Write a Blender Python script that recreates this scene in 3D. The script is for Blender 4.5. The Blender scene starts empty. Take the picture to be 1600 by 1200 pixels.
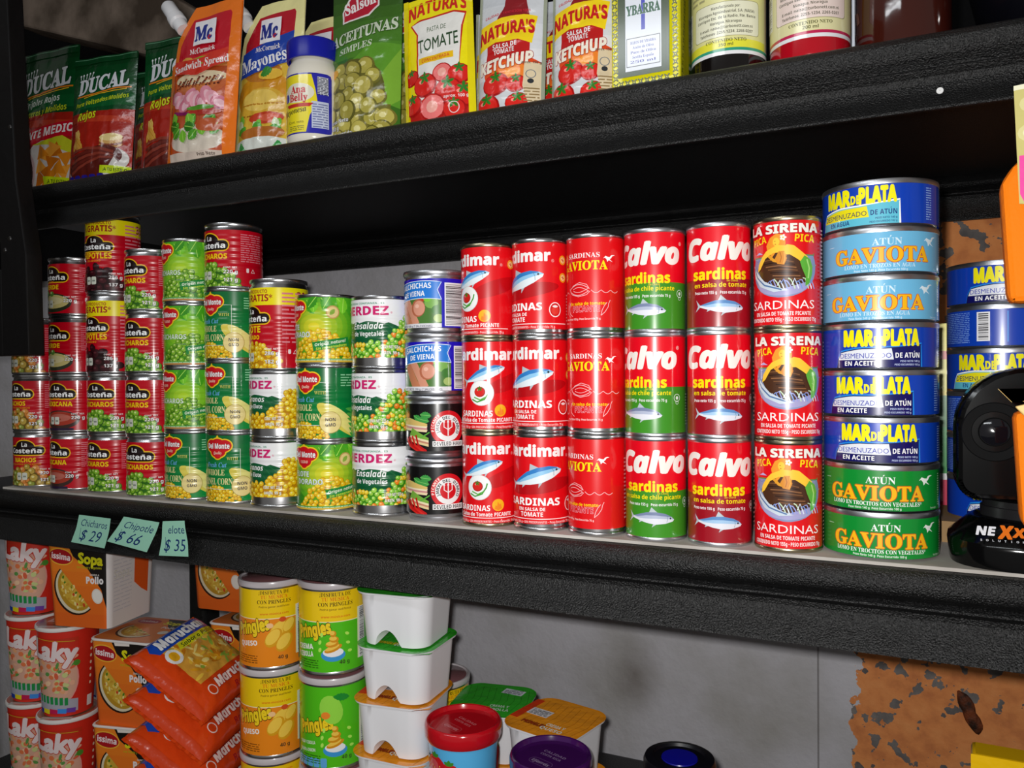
import bpy, bmesh, math, random
import numpy as np
from mathutils import Vector, Matrix, Euler
from mathutils.geometry import tessellate_polygon
from math import sin, cos, pi, radians, hypot

# ------------------------------------------------------------------ camera, world, light, exposure
SC = bpy.context.scene
COL = SC.collection
ZC = 1.40                                  # camera height above the floor
F_PX, YAW, PIT, ROL = 1250.0, 0.449, -0.0096, -0.0073
_eh = Vector((-sin(YAW), cos(YAW), 0)); _up = Vector((0, 0, 1)); _ex = Vector((cos(YAW), sin(YAW), 0))
_fw = cos(PIT) * _eh + sin(PIT) * _up; _ez = -sin(PIT) * _eh + cos(PIT) * _up
_R = cos(ROL) * _ex + sin(ROL) * _ez; _U = -sin(ROL) * _ex + cos(ROL) * _ez
cam = bpy.data.cameras.new('camera'); cam.sensor_width = 36; cam.lens = F_PX * 36 / 1600; cam.clip_start = 0.01
co = bpy.data.objects.new('camera', cam); COL.objects.link(co)
m = Matrix((_R, _U, -_fw)).transposed().to_4x4(); m.translation = (0, 0, ZC); co.matrix_world = m
SC.camera = co
SC.view_settings.view_transform = 'Standard'; SC.view_settings.look = 'None'
SC.view_settings.gamma = 1; SC.view_settings.use_curve_mapping = False
SC.view_settings.exposure = 0.0
wd = bpy.data.worlds.new('world'); SC.world = wd; wd.use_nodes = True
wd.node_tree.nodes['Background'].inputs[0].default_value = (1.0, 0.97, 0.92, 1)
wd.node_tree.nodes['Background'].inputs[1].default_value = 0.14
def area_light(name, loc, target, size, power, col=(1, 1, 1)):
    l = bpy.data.lights.new(name, 'AREA'); l.shape = 'RECTANGLE'; l.size, l.size_y = size; l.energy = power; l.color = col
    o = bpy.data.objects.new(name, l); COL.objects.link(o); o.location = loc
    d = Vector(target) - Vector(loc); o.rotation_euler = d.to_track_quat('-Z', 'Y').to_euler(); return o
# the phone's own flash, just beside and above the lens
area_light('camera_flash', (-0.016, 0.0, ZC + 0.014), (-0.42, 0.7, ZC - 0.02), (0.015, 0.015), 5.3, (1, 0.985, 0.96))
# dim fill light added to lift the shadows, behind and above the camera
area_light('added_fill_light', (-0.75, -0.9, 2.35), (-0.6, 0.7, 1.3), (1.2, 0.12), 5.0, (0.92, 0.97, 1.0))

# ------------------------------------------------------------------ colours, materials
def lin(c):
    if isinstance(c, str):
        c = c.lstrip('#'); c = [int(c[i:i+2], 16) / 255 for i in (0, 2, 4)]
    return tuple((x / 12.92 if x <= .04045 else ((x + .055) / 1.055) ** 2.4) for x in c[:3])
def mixh(a, b, t):
    f = lambda h: [int(h[i:i+2], 16) for i in (1, 3, 5)]
    return '#%02x%02x%02x' % tuple(int(round(x + (y - x) * t)) for x, y in zip(f(a), f(b)))
MATS = {}
def mat(name, col='#808080', rough=.5, metal=0, attr=False, bump=None, coat=0, trans=0, ior=1.45, alpha=1, spec=.5):
    """bump=(kind, scale, strength, distance)"""
    if name in MATS: return MATS[name]
    M = bpy.data.materials.new(name); M.use_nodes = True; N = M.node_tree; L = N.links; b = N.nodes['Principled BSDF']
    b.inputs['Base Color'].default_value = (*lin(col), 1); b.inputs['Roughness'].default_value = rough
    b.inputs['Metallic'].default_value = metal; b.inputs['Coat Weight'].default_value = coat; b.inputs['IOR'].default_value = ior
    b.inputs['Coat Roughness'].default_value = .12; b.inputs['Specular IOR Level'].default_value = spec
    b.inputs['Transmission Weight'].default_value = trans; b.inputs['Alpha'].default_value = alpha
    if attr:
        a = N.nodes.new('ShaderNodeAttribute'); a.attribute_name = 'Col'; L.new(a.outputs['Color'], b.inputs['Base Color'])
    if bump:
        tc = N.nodes.new('ShaderNodeTexCoord'); bp = N.nodes.new('ShaderNodeBump')
        bp.inputs['Strength'].default_value = bump[2]; bp.inputs['Distance'].default_value = bump[3]
        if bump[0] == 'ribs':
            w = N.nodes.new('ShaderNodeTexWave'); w.wave_type = 'BANDS'; w.bands_direction = 'Z'; w.inputs['Scale'].default_value = bump[1]
            s = N.nodes.new('ShaderNodeSeparateXYZ'); r = N.nodes.new('ShaderNodeMapRange'); r.interpolation_type = 'SMOOTHSTEP'
            L.new(tc.outputs['Object'], w.inputs['Vector']); L.new(tc.outputs['Object'], s.inputs[0])
            # beads only in the middle of the can wall
            q = N.nodes.new('ShaderNodeMath'); q.operation = 'SUBTRACT'; q.inputs[1].default_value = .038
            q2 = N.nodes.new('ShaderNodeMath'); q2.operation = 'ABSOLUTE'; L.new(s.outputs['Z'], q.inputs[0]); L.new(q.outputs[0], q2.inputs[0])
            L.new(q2.outputs[0], r.inputs['Value']); r.inputs['From Min'].default_value = .016; r.inputs['From Max'].default_value = .024
            r.inputs['To Min'].default_value = 1; r.inputs['To Max'].default_value = 0
            mu = N.nodes.new('ShaderNodeMath'); mu.operation = 'MULTIPLY'; L.new(w.outputs['Fac'], mu.inputs[0]); L.new(r.outputs[0], mu.inputs[1])
            L.new(mu.outputs[0], bp.inputs['Height'])
        else:
            t = N.nodes.new('ShaderNodeTexNoise'); t.inputs['Scale'].default_value = bump[1]; t.inputs['Detail'].default_value = 3
            L.new(tc.outputs['Object'], t.inputs['Vector']); L.new(t.outputs['Fac'], bp.inputs['Height'])
        L.new(bp.outputs['Normal'], b.inputs['Normal'])
    MATS[name] = M; return M
def noise_mix(M, c1, c2, scale, lo=.4, hi=.6, detail=6, rough=None):
    """vary a material's own colour with a stain-like noise"""
    N = M.node_tree; L = N.links; b = N.nodes['Principled BSDF']
    tc = N.nodes.new('ShaderNodeTexCoord'); t = N.nodes.new('ShaderNodeTexNoise'); t.inputs['Scale'].default_value = scale; t.inputs['Detail'].default_value = detail
    r = N.nodes.new('ShaderNodeValToRGB'); r.color_ramp.elements[0].position = lo; r.color_ramp.elements[1].position = hi
    r.color_ramp.elements[0].color = (*lin(c1), 1); r.color_ramp.elements[1].color = (*lin(c2), 1)
    L.new(tc.outputs['Object'], t.inputs['Vector']); L.new(t.outputs['Fac'], r.inputs['Fac']); L.new(r.outputs['Color'], b.inputs['Base Color'])
    return M
PRINT = mat('printed_paper', rough=.3, attr=True, spec=.5, coat=.8)
RIBBED = mat('printed_paper_over_beads', rough=.28, attr=True, coat=.5, bump=('ribs', 45.0, .5, .0012))
FILM = mat('printed_film', rough=.2, attr=True, bump=('noise', 42, .5, .004), coat=.35)
CARD = mat('printed_card', rough=.42, attr=True)
INK = mat('handwritten_note', rough=.85, attr=True, spec=.2)
TIN = mat('tin', '#c9c9cb', .26, 1, bump=('noise', 60, .12, .001))
TIN_DARK = mat('dark_tin', '#8d8d90', .2, 1)
GOLD_TIN = mat('gold_lacquered_tin', '#b3a98c', .28, 1)
ALU = mat('brushed_aluminium', '#d4d6dc', .34, 1)
BLACK = mat('black_pebbled_plastic', '#050506', .38, bump=('noise', 800, 1.0, .0016), spec=.75)
BLACK_SMOOTH = mat('black_gloss_plastic', '#050505', .22)
WHITE_PL = mat('white_plastic', '#e6e6ea', .4)
PLASTER = None

# ------------------------------------------------------------------ mesh helpers
def mesh_from(name, V, F, M, smooth=False, split=35):
    me = bpy.data.meshes.new(name); me.from_pydata([tuple(v) for v in V], [], F)
    me.materials.append(M)
    if smooth:
        me.shade_smooth()
        if split: me.set_sharp_from_angle(angle=radians(split))
    me.update(); return me
def lathe(name, prof, M, n=48, split=40, cap=False):
    V = []; F = []
    for r, z in prof:
        for i in range(n):
            a = 2 * pi * i / n; V.append((r * cos(a), r * sin(a), z))
    for k in range(len(prof) - 1):
        for i in range(n):
            j = (i + 1) % n; F.append((k * n + i, k * n + j, (k + 1) * n + j, (k + 1) * n + i))
    if cap:
        F.append(tuple(range(n))[::-1]); F.append(tuple((len(prof) - 1) * n + i for i in range(n)))
    return mesh_from(name, V, F, M, True, split)
def bm_mesh(name, bm, M, smooth=False, split=35):
    me = bpy.data.meshes.new(name); bm.to_mesh(me); bm.free(); me.materials.append(M)
    if smooth:
        me.shade_smooth()
        if split: me.set_sharp_from_angle(angle=radians(split))
    return me
def box_mesh(name, x0, x1, y0, y1, z0, z1, M, bev=0, seg=2):
    bm = bmesh.new(); bmesh.ops.create_cube(bm, size=1)
    for v in bm.verts: v.co = Vector(((x0 + x1) / 2 + v.co.x * (x1 - x0), (y0 + y1) / 2 + v.co.y * (y1 - y0), (z0 + z1) / 2 + v.co.z * (z1 - z0)))
    if bev: bmesh.ops.bevel(bm, geom=bm.edges[:], offset=bev, segments=seg, affect='EDGES', profile=.5)
    return bm_mesh(name, bm, M, bool(bev), 22)
def extrude_x(name, prof, x0, x1, M, nx=1, split=30, wob=0):
    """closed (y,z) outline swept along X"""
    n = len(prof); V = []; F = []; rnd = random.Random(5)
    for k in range(nx + 1):
        x = x0 + (x1 - x0) * k / nx; w = wob * sin(k * 1.7) if wob else 0
        for y, z in prof: V.append((x, y, z + w))
    for k in range(nx):
        for i in range(n):
            j = (i + 1) % n; F.append((k * n + i, (k + 1) * n + i, (k + 1) * n + j, k * n + j))
    F.append(tuple(range(n))); F.append(tuple(nx * n + i for i in range(n))[::-1])
    me = mesh_from(name, V, F, M, True, split)
    bm = bmesh.new(); bm.from_mesh(me); bmesh.ops.recalc_face_normals(bm, faces=bm.faces[:]); bm.to_mesh(me); bm.free(); return me
def prism(name, pts, depth, M, bev=0, axis='Y'):
    """outline in (x,z), thickness along +Y"""
    bm = bmesh.new(); vs = [bm.verts.new((x, 0, z)) for x, z in pts]; f = bm.faces.new(vs)
    r = bmesh.ops.extrude_face_region(bm, geom=[f]); bmesh.ops.translate(bm, vec=(0, depth, 0), verts=[e for e in r['geom'] if isinstance(e, bmesh.types.BMVert)])
    bmesh.ops.recalc_face_normals(bm, faces=bm.faces[:])
    if bev: bmesh.ops.bevel(bm, geom=bm.edges[:], offset=bev, segments=2, affect='EDGES', profile=.5)
    return bm_mesh(name, bm, M, bool(bev), 22)
def link(name, me, parent=None, loc=(0, 0, 0), rot=(0, 0, 0), **props):
    o = bpy.data.objects.new(name, me); COL.objects.link(o); o.location = loc; o.rotation_euler = rot
    if parent: o.parent = parent
    for k, v in props.items():
        if v is not None: o[k] = v
    return o
KIT = {}
def place(kind, loc, rot, label, group=None, scale=None):
    """one top-level thing: an Empty at its base and a child object for each of its parts (shared mesh data)"""
    name, cat, parts = KIT[kind]
    if not isinstance(rot, (tuple, list)): rot = (0, 0, rot)
    e = link(name, None, None, loc, rot, label=label, category=cat, group=group); e.empty_display_size = .02
    if scale: e.scale = scale
    for p in parts:
        c = link(p[0], p[1], e)
        for q in p[2:]: link(q[0], q[1], c)
    return e

# ------------------------------------------------------------------ flat print: shapes in millimetres laid on a surface
FONT_SETS = {'B': (0x1D5D4, 0x1D5EE, 0x1D7EC), 'BI': (0x1D63C, 0x1D656, 0x1D7EC), 'S': (0x1D400, 0x1D41A, 0x1D7CE), 'C': (0x1D4D0, 0x1D4EA, 0x1D7CE), 'SI': (0x1D468, 0x1D482, 0x1D7CE)}
ACC = {'ñ': ('n', '~'), 'Ñ': ('N', '~'), 'á': ('a', "'"), 'é': ('e', "'"), 'ó': ('o', "'"), 'ú': ('u', "'"), 'Ú': ('U', "'"), 'Ó': ('O', "'"), 'Á': ('A', "'"), 'É': ('E', "'")}
def styled(s, f):
    if f not in FONT_SETS: return s
    A, a, d = FONT_SETS[f]; r = ''
    for c in s:
        if 'A' <= c <= 'Z': r += chr(A + ord(c) - 65)
        elif 'a' <= c <= 'z': r += chr(a + ord(c) - 97)
        elif c.isdigit(): r += chr(d + ord(c) - 48)
        else: r += c
    return r
_TC = {}
def glyphs(s, f, off=0.0, sh=0.0, res=2):
    k = (s, f, off, sh, res)
    if k in _TC: return _TC[k]
    cu = bpy.data.curves.new('t', 'FONT'); cu.body = styled(s, f); cu.offset = off; cu.shear = sh; cu.resolution_u = res
    o = bpy.data.objects.new('t', cu); COL.objects.link(o); bpy.context.view_layer.update()
    ev = o.evaluated_get(bpy.context.evaluated_depsgraph_get()); me = ev.to_mesh()
    V = np.array([v.co[:2] for v in me.vertices]).reshape(-1, 2); T = []
    for p in me.polygons:
        vs = list(p.vertices)
        if p.normal.z < 0: vs = vs[::-1]
        for i in range(1, len(vs) - 1): T.append((vs[0], vs[i], vs[i + 1]))
    ev.to_mesh_clear(); bpy.data.objects.remove(o); bpy.data.curves.remove(cu)
    _TC[k] = (V, T); return _TC[k]
def twidth(s, f):
    V, _ = glyphs('I' + s + 'I', f); W, _ = glyphs('II', f)
    return (V[:, 0].max() - V[:, 0].min()) - (W[:, 0].max() - W[:, 0].min())
_CAP = {}
def cap(f):
    if f not in _CAP: _CAP[f] = glyphs('H', f)[0][:, 1].max()
    return _CAP[f]
class Art:
    def __init__(s, W=0, H=0, bg=None):
        s.v = []; s.f = []; s.c = []; s.h = 0.0; s.pal = {}; s.W = W; s.H = H; s.rnd = random.Random(7)
        if bg: s.rect(-W / 2, 0, W / 2, H, bg)
    def k(s, c): return s.pal.setdefault(c, len(s.pal))
    def tris(s, pts, T, c, dh=.02):
        s.h += dh; b = len(s.v); s.v += [(float(x), float(y), s.h) for x, y in pts]; k = s.k(c)
        for t in T: s.f.append(tuple(b + i for i in t)); s.c.append(k)
    def poly(s, pts, c, dh=.02):
        A = sum(pts[i - 1][0] * pts[i][1] - pts[i][0] * pts[i - 1][1] for i in range(len(pts)))
        if A < 0: pts = pts[::-1]
        T = tessellate_polygon([[Vector((x, y, 0)) for x, y in pts]]); out = []
        for a, b, d in T:
            (x1, y1), (x2, y2), (x3, y3) = pts[a], pts[b], pts[d]
            out.append((a, b, d) if (x2 - x1) * (y3 - y1) - (x3 - x1) * (y2 - y1) > 0 else (a, d, b))
        s.tris(pts, out, c, dh)
    def rect(s, x0, y0, x1, y1, c, rot=0):
        cx, cy = (x0 + x1) / 2, (y0 + y1) / 2; P = [(x0, y0), (x1, y0), (x1, y1), (x0, y1)]
        if rot: ca, sa = cos(radians(rot)), sin(radians(rot)); P = [(cx + (x - cx) * ca - (y - cy) * sa, cy + (x - cx) * sa + (y - cy) * ca) for x, y in P]
        s.tris(P, [(0, 1, 2), (0, 2, 3)], c)
    def rrect(s, x0, y0, x1, y1, r, c):
        P = []
        for cx, cy, a0 in ((x1 - r, y1 - r, 0), (x0 + r, y1 - r, 90), (x0 + r, y0 + r, 180), (x1 - r, y0 + r, 270)):
            P += [(cx + r * cos(radians(a0 + t)), cy + r * sin(radians(a0 + t))) for t in (0, 30, 60, 90)]
        s.poly(P, c)
    def ell(s, cx, cy, rx, ry, c, n=20, rot=0, dh=.02):
        ca, sa = cos(radians(rot)), sin(radians(rot)); P = []
        for i in range(n):
            x, y = rx * cos(2 * pi * i / n), ry * sin(2 * pi * i / n); P.append((cx + x * ca - y * sa, cy + x * sa + y * ca))
        s.tris(P, [(0, i, i + 1) for i in range(1, n - 1)], c, dh)
    def grad(s, x0, y0, x1, y1, c0, c1, n=8):
        s.h += .02
        for i in range(n):
            a, b = y0 + (y1 - y0) * i / n, y0 + (y1 - y0) * (i + 1) / n
            q = len(s.v); s.v += [(x0, a, s.h), (x1, a, s.h), (x1, b, s.h), (x0, b, s.h)]
            s.f += [(q, q + 1, q + 2), (q, q + 2, q + 3)]; s.c += [s.k(mixh(c0, c1, i / (n - 1)))] * 2
    def glow(s, cx, cy, rx, ry, c0, c1, n=5):
        for i in range(n): s.ell(cx, cy, rx * (1 - i / n), ry * (1 - i / n), mixh(c0, c1, (i + 1) / n), dh=.01)
    def line(s, pts, w, c):
        L = []; Rr = []
        for i, (x, y) in enumerate(pts):
            a = pts[max(i - 1, 0)]; b = pts[min(i + 1, len(pts) - 1)]; dx, dy = b[0] - a[0], b[1] - a[1]; d = hypot(dx, dy) or 1
            L.append((x - dy / d * w / 2, y + dx / d * w / 2)); Rr.append((x + dy / d * w / 2, y - dx / d * w / 2))
        n = len(pts); T = []
        for i in range(n - 1): T += [(i, n + i, n + i + 1), (i, n + i + 1, i + 1)]
        s.tris(L + Rr, T, c)
    def ring(s, cx, cy, r, w, c, n=24): s.line([(cx + r * cos(2 * pi * i / n), cy + r * sin(2 * pi * i / n)) for i in range(n + 1)], w, c)
    def text(s, t, x, y, h, c, f='B', w=None, al='c', rot=0, sh=0, off=0, ol=None, ow=.03, fn=None, res=2):
        """h: capital height, w: total width to fit, (x, y): baseline anchor, fn: (x,y)->(x,y) bend"""
        base = ''.join(ACC.get(q, (q,))[0] if f in FONT_SETS else q for q in t)
        k = h / cap(f); V0, _ = glyphs(base, f, 0, sh, res)
        if not len(V0): return
        a, b = V0[:, 0].min(), V0[:, 0].max(); kx = k if w is None else w / (b - a)
        ox = {'c': (a + b) / 2, 'l': a, 'r': b}[al]; ca, sa = cos(radians(rot)), sin(radians(rot))
        def put(V):
            X = (V[:, 0] - ox) * kx; Y = V[:, 1] * k
            P = np.stack([x + X * ca - Y * sa, y + X * sa + Y * ca], 1)
            return [fn(*p) for p in P] if fn else P
        for cc, o in ([(ol, off + ow)] if ol else []) + [(c, off)]:
            if o * k < .1: V, T = V0, glyphs(base, f, 0, sh, res)[1]
            else:          # thicken by overlapping shifted copies
                T0 = glyphs(base, f, 0, sh, res)[1]; n = len(V0); D = [(0, 0)] if o > .045 else []
                D += [(o * cos(q * pi / 3 + .5), o * sin(q * pi / 3 + .5)) for q in range(6)]
                for d in D[1:]: s.tris(put(V0 + np.array(d)), T0, cc, .005)
                V, T = V0 + np.array(D[0]), T0
            s.tris(put(V), T, cc)
            if f in FONT_SETS:
                for i, q in enumerate(t):
                    if q in ACC:
                        x0 = a + twidth(base[:i], f) if i else a
                        ww = twidth(base[i], f); up = cap(f) * (1.14 if q.isupper() else .86); mx = x0 + ww * .5 + sh * up; g = o * 1.0
                        if ACC[q][1] == '~': A = np.array([(mx - .15 - g, up - g), (mx + .15 + g, up - g), (mx + .15 + g, up + .08 + g), (mx - .15 - g, up + .08 + g)])
                        else: A = np.array([(mx - .06 - g, up - g), (mx + .03 + g, up - g), (mx + .13 + g, up + .15 + g), (mx + .01 - g, up + .15 + g)])
                        s.tris(put(A), [(0, 1, 2), (0, 2, 3)], cc)
    def fine(s, x0, y0, x1, y1, n, c, seed=1, fill=.6):
        """a block of print too small to read"""
        r = random.Random(seed); s.h += .02; kk = s.k(c); lh = (y1 - y0) / n
        for i in range(n):
            y = y0 + lh * i; x = x0
            while x < x1 - .5:
                w = min(r.uniform(1.0, 4.5) * lh, x1 - x)
                q = len(s.v); s.v += [(x, y, s.h), (x + w, y, s.h), (x + w, y + lh * fill * .7, s.h), (x, y + lh * fill * .7, s.h)]
                s.f += [(q, q + 1, q + 2), (q, q + 2, q + 3)]; s.c += [kk] * 2; x += w + lh * .5
    def barcode(s, x0, y0, x1, y1, horiz=False, seed=3, m=1.2):
        s.rect(x0, y0, x1, y1, '#f2f2f4'); r = random.Random(seed); s.h += .02; kk = s.k('#15151a')
        p = (y0 if horiz else x0) + m; e = (y1 if horiz else x1) - m
        while p < e:
            w = r.choice((.3, .3, .6, .9)); w = min(w, e - p); q = len(s.v)
            R = (x0 + m, p, x1 - m, p + w) if horiz else (p, y0 + m, p + w, y1 - m)
            s.v += [(R[0], R[1], s.h), (R[2], R[1], s.h), (R[2], R[3], s.h), (R[0], R[3], s.h)]
            s.f += [(q, q + 1, q + 2), (q, q + 2, q + 3)]; s.c += [kk] * 2; p += w + r.choice((.3, .5, .8))
    def balls(s, inside, n, r, cols, seed=1, box=None, sq=1.0, n_side=10, gap=1.3):
        """a printed heap of round things; inside(x,y) -> bool, cols: list of (dark, mid, light)"""
        rr = random.Random(seed); x0, y0, x1, y1 = box; P = []; tries = 0
        while len(P) < n and tries < n * 30:
            tries += 1; x, y = rr.uniform(x0, x1), rr.uniform(y0, y1)
            if inside(x, y) and all(hypot(x - a, y - b) > r * gap for a, b in P): P.append((x, y))
        P.sort(key=lambda p: -p[1])
        h0 = s.h
        for bi, (x, y) in enumerate(P):
            s.h = h0 + (bi % 16) * .018; d, m_, l = rr.choice(cols); q = r * rr.uniform(.85, 1.15); ro = rr.uniform(0, 180)
            s.ell(x, y, q * 1.06, q * sq * 1.06, d, n_side, ro, .006); s.ell(x - q * .08, y + q * .1, q * .9, q * sq * .86, m_, n_side, ro, .006)
            s.ell(x - q * .25, y + q * .3, q * .36, q * .3 * sq, l, 7, 0, .006)
        s.h = h0 + .31
    def leaf(s, x, y, L, w, rot, c, c2=None):
        ca, sa = cos(radians(rot)), sin(radians(rot)); P = []
        for i in range(12):
            t = i / 11; u = t * L; v = w / 2 * sin(pi * t) ** .8 * (1 + .25 * (i % 2)); P.append((u, v))
        P += [(u, -v) for u, v in P[-2:0:-1]]
        s.poly([(x + u * ca - v * sa, y + u * sa + v * ca) for u, v in P], c)
        if c2: s.line([(x, y), (x + L * .9 * ca, y + L * .9 * sa)], w * .08, c2)
    def fish(s, cx, cy, L, rot, back='#2f7fc8', mid='#8fc8ee', belly='#e6f0f6', fin='#b9c4cc', flip=1):
        ca, sa = cos(radians(rot)), sin(radians(rot)); T = lambda u, v: (cx + flip * u * ca - v * sa, cy + flip * u * sa + v * ca)
        up = [(-.42, .02), (-.3, .06), (-.1, .125), (.1, .14), (.3, .11), (.43, .05), (.5, -.01)]; dn = [(.47, -.05), (.3, -.10), (.1, -.125), (-.1, -.10), (-.3, -.05), (-.42, -.02)]
        H = lambda l: [T(u * L, v * L) for u, v in l]
        s.poly(H([(-.4, 0), (-.52, .13), (-.47, 0), (-.53, -.12)]), fin)
        s.poly(H([(-.05, .12), (.0, .24), (.13, .13)]), fin); s.poly(H([(.05, -.11), (.02, -.19), (.13, -.11)]), fin); s.poly(H([(-.25, -.06), (-.27, -.11), (-.18, -.07)]), fin)
        s.poly(H(up + dn), belly)
        s.poly(H(up + [(.3, .0), (.1, .0), (-.1, -.01), (-.3, -.01)]), mid)
        s.poly(H(up[:-1] + [(.42, .035), (.3, .055), (.1, .07), (-.1, .06), (-.3, .02)]), back)
        s.ell(*T(.41 * L, .012 * L), L * .02, L * .02, '#10202c', 8)
        s.line(H([(.33, .08), (.35, 0), (.33, -.07)]), L * .008, '#5f87a0')
    def tomato(s, x, y, r, cut=False):
        s.ell(x, y, r, r * .9, '#a80c0c', 16); s.ell(x - r * .05, y + r * .05, r * .9, r * .78, '#d8231b', 16); s.ell(x - r * .3, y + r * .3, r * .22, r * .15, '#ff9a8a', 8)
        if cut:
            s.ell(x, y, r * .9, r * .78, '#f07a78', 16); s.ell(x, y, r * .45, r * .4, '#f7b0a4', 10)
        else:
            for a in (20, 90, 160, 230, 310): s.leaf(x, y + r * .55, r * .5, r * .2, a, '#2f7d24')
    def mesh(s, name, M, surf, cuts=None, bounds=None, base_h=0.0):
        """cuts: ('x', dx) or ('xy', dx, dy): the grid on which the surface is faceted"""
        bm = bmesh.new(); vs = [bm.verts.new(v) for v in s.v]; pal = [None] * len(s.pal)
        for c, i in s.pal.items(): pal[i] = lin(c)
        for f, c in zip(s.f, s.c):
            try: bm.faces.new([vs[i] for i in f]).material_index = c
            except ValueError: pass
        def cut(cox, coy, nx, ny, clear=False):
            g = bm.verts[:] + bm.edges[:] + bm.faces[:]
            bmesh.ops.bisect_plane(bm, geom=g, dist=1e-5, plane_co=(cox, coy, 0), plane_no=(nx, ny, 0), clear_outer=clear)
        if bounds:
            x0, y0, x1, y1 = bounds; cut(x1, 0, 1, 0, True); cut(x0, 0, -1, 0, True); cut(0, y1, 0, 1, True); cut(0, y0, 0, -1, True)
        X = np.array([v.co[0] for v in bm.verts]); Y = np.array([v.co[1] for v in bm.verts])
        if cuts:
            dx = cuts[1]
            for i in range(math.ceil(X.min() / dx), math.floor(X.max() / dx) + 1): cut(i * dx, 0, 1, 0)
            if cuts[0] == 'xy':
                dy = cuts[2]
                for i in range(math.ceil(Y.min() / dy), math.floor(Y.max() / dy) + 1): cut(0, i * dy, 0, 1)
                lo, hi = (Y / dy - X / dx).min(), (Y / dy - X / dx).max()
                for i in range(math.ceil(lo), math.floor(hi) + 1): cut(0, i * dy, -1 / dx, 1 / dy)
        bm.verts.index_update(); n = len(bm.verts)
        P = np.array([v.co[:] for v in bm.verts]); x, y, h = P[:, 0], P[:, 1], P[:, 2] + base_h
        F = [tuple(v.index for v in f.verts) for f in bm.faces]; C = [f.material_index for f in bm.faces]; bm.free()
        if cuts and cuts[0] == 'x':
            dx = cuts[1]; i = np.floor(x / dx + 1e-7); t = (x / dx - i)[:, None]
            p0, n0 = surf(i * dx, y); p1, n1 = surf((i + 1) * dx, y); p = p0 + (p1 - p0) * t; nn = n0 + (n1 - n0) * t
        elif cuts:
            dx, dy = cuts[1:]; i = np.floor(x / dx + 1e-7); j = np.floor(y / dy + 1e-7); fx = (x / dx - i)[:, None]; fy = (y / dy - j)[:, None]
            G = [surf((i + a) * dx, (j + b) * dy) for a, b in ((0, 0), (1, 0), (1, 1), (0, 1))]
            lerp = lambda q: np.where(fx >= fy, G[0][q] + fx * (G[1][q] - G[0][q]) + fy * (G[2][q] - G[1][q]), G[0][q] + fy * (G[3][q] - G[0][q]) + fx * (G[2][q] - G[3][q]))
            p, nn = lerp(0), lerp(1)
        else: p, nn = surf(x, y)
        nn = nn / np.linalg.norm(nn, axis=1)[:, None]; p = p + nn * (h * .001)[:, None]
        me = bpy.data.meshes.new(name); me.from_pydata(p.tolist(), [], F); me.materials.append(M)
        at = me.attributes.new('Col', 'FLOAT_COLOR', 'FACE'); arr = np.ones((len(F), 4), np.float32)
        arr[:, :3] = np.array(pal)[np.array(C)] if len(F) else 0
        at.data.foreach_set('color', arr.ravel()); me.shade_smooth(); me.normals_split_custom_set_from_vertices(nn.tolist()); return me
def cyl_surf(R):           # R in mm; art x=0 faces -Y
    def f(x, y):
        a = x / R; return np.stack([R * np.sin(a), -R * np.cos(a), y], 1) * .001, np.stack([np.sin(a), -np.cos(a), a * 0], 1)
    return f
def cone_surf(R0, R1, H):  # radius R0 at y=0, R1 at y=H; art x measured at mean radius
    Rm = (R0 + R1) / 2; s = (R1 - R0) / H
    def f(x, y):
        a = x / Rm; r = R0 + s * y; n = np.stack([np.sin(a), -np.cos(a), a * 0 - s], 1)
        return np.stack([r * np.sin(a), -r * np.cos(a), y], 1) * .001, n
    return f
def flat_surf(x, y): return np.stack([x, 0 * x, y], 1) * .001, np.stack([0 * x, 0 * x - 1, 0 * x], 1)
def top_surf(x, y): return np.stack([x, y, 0 * x], 1) * .001, np.stack([0 * x, 0 * x, 0 * x + 1], 1)

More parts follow.
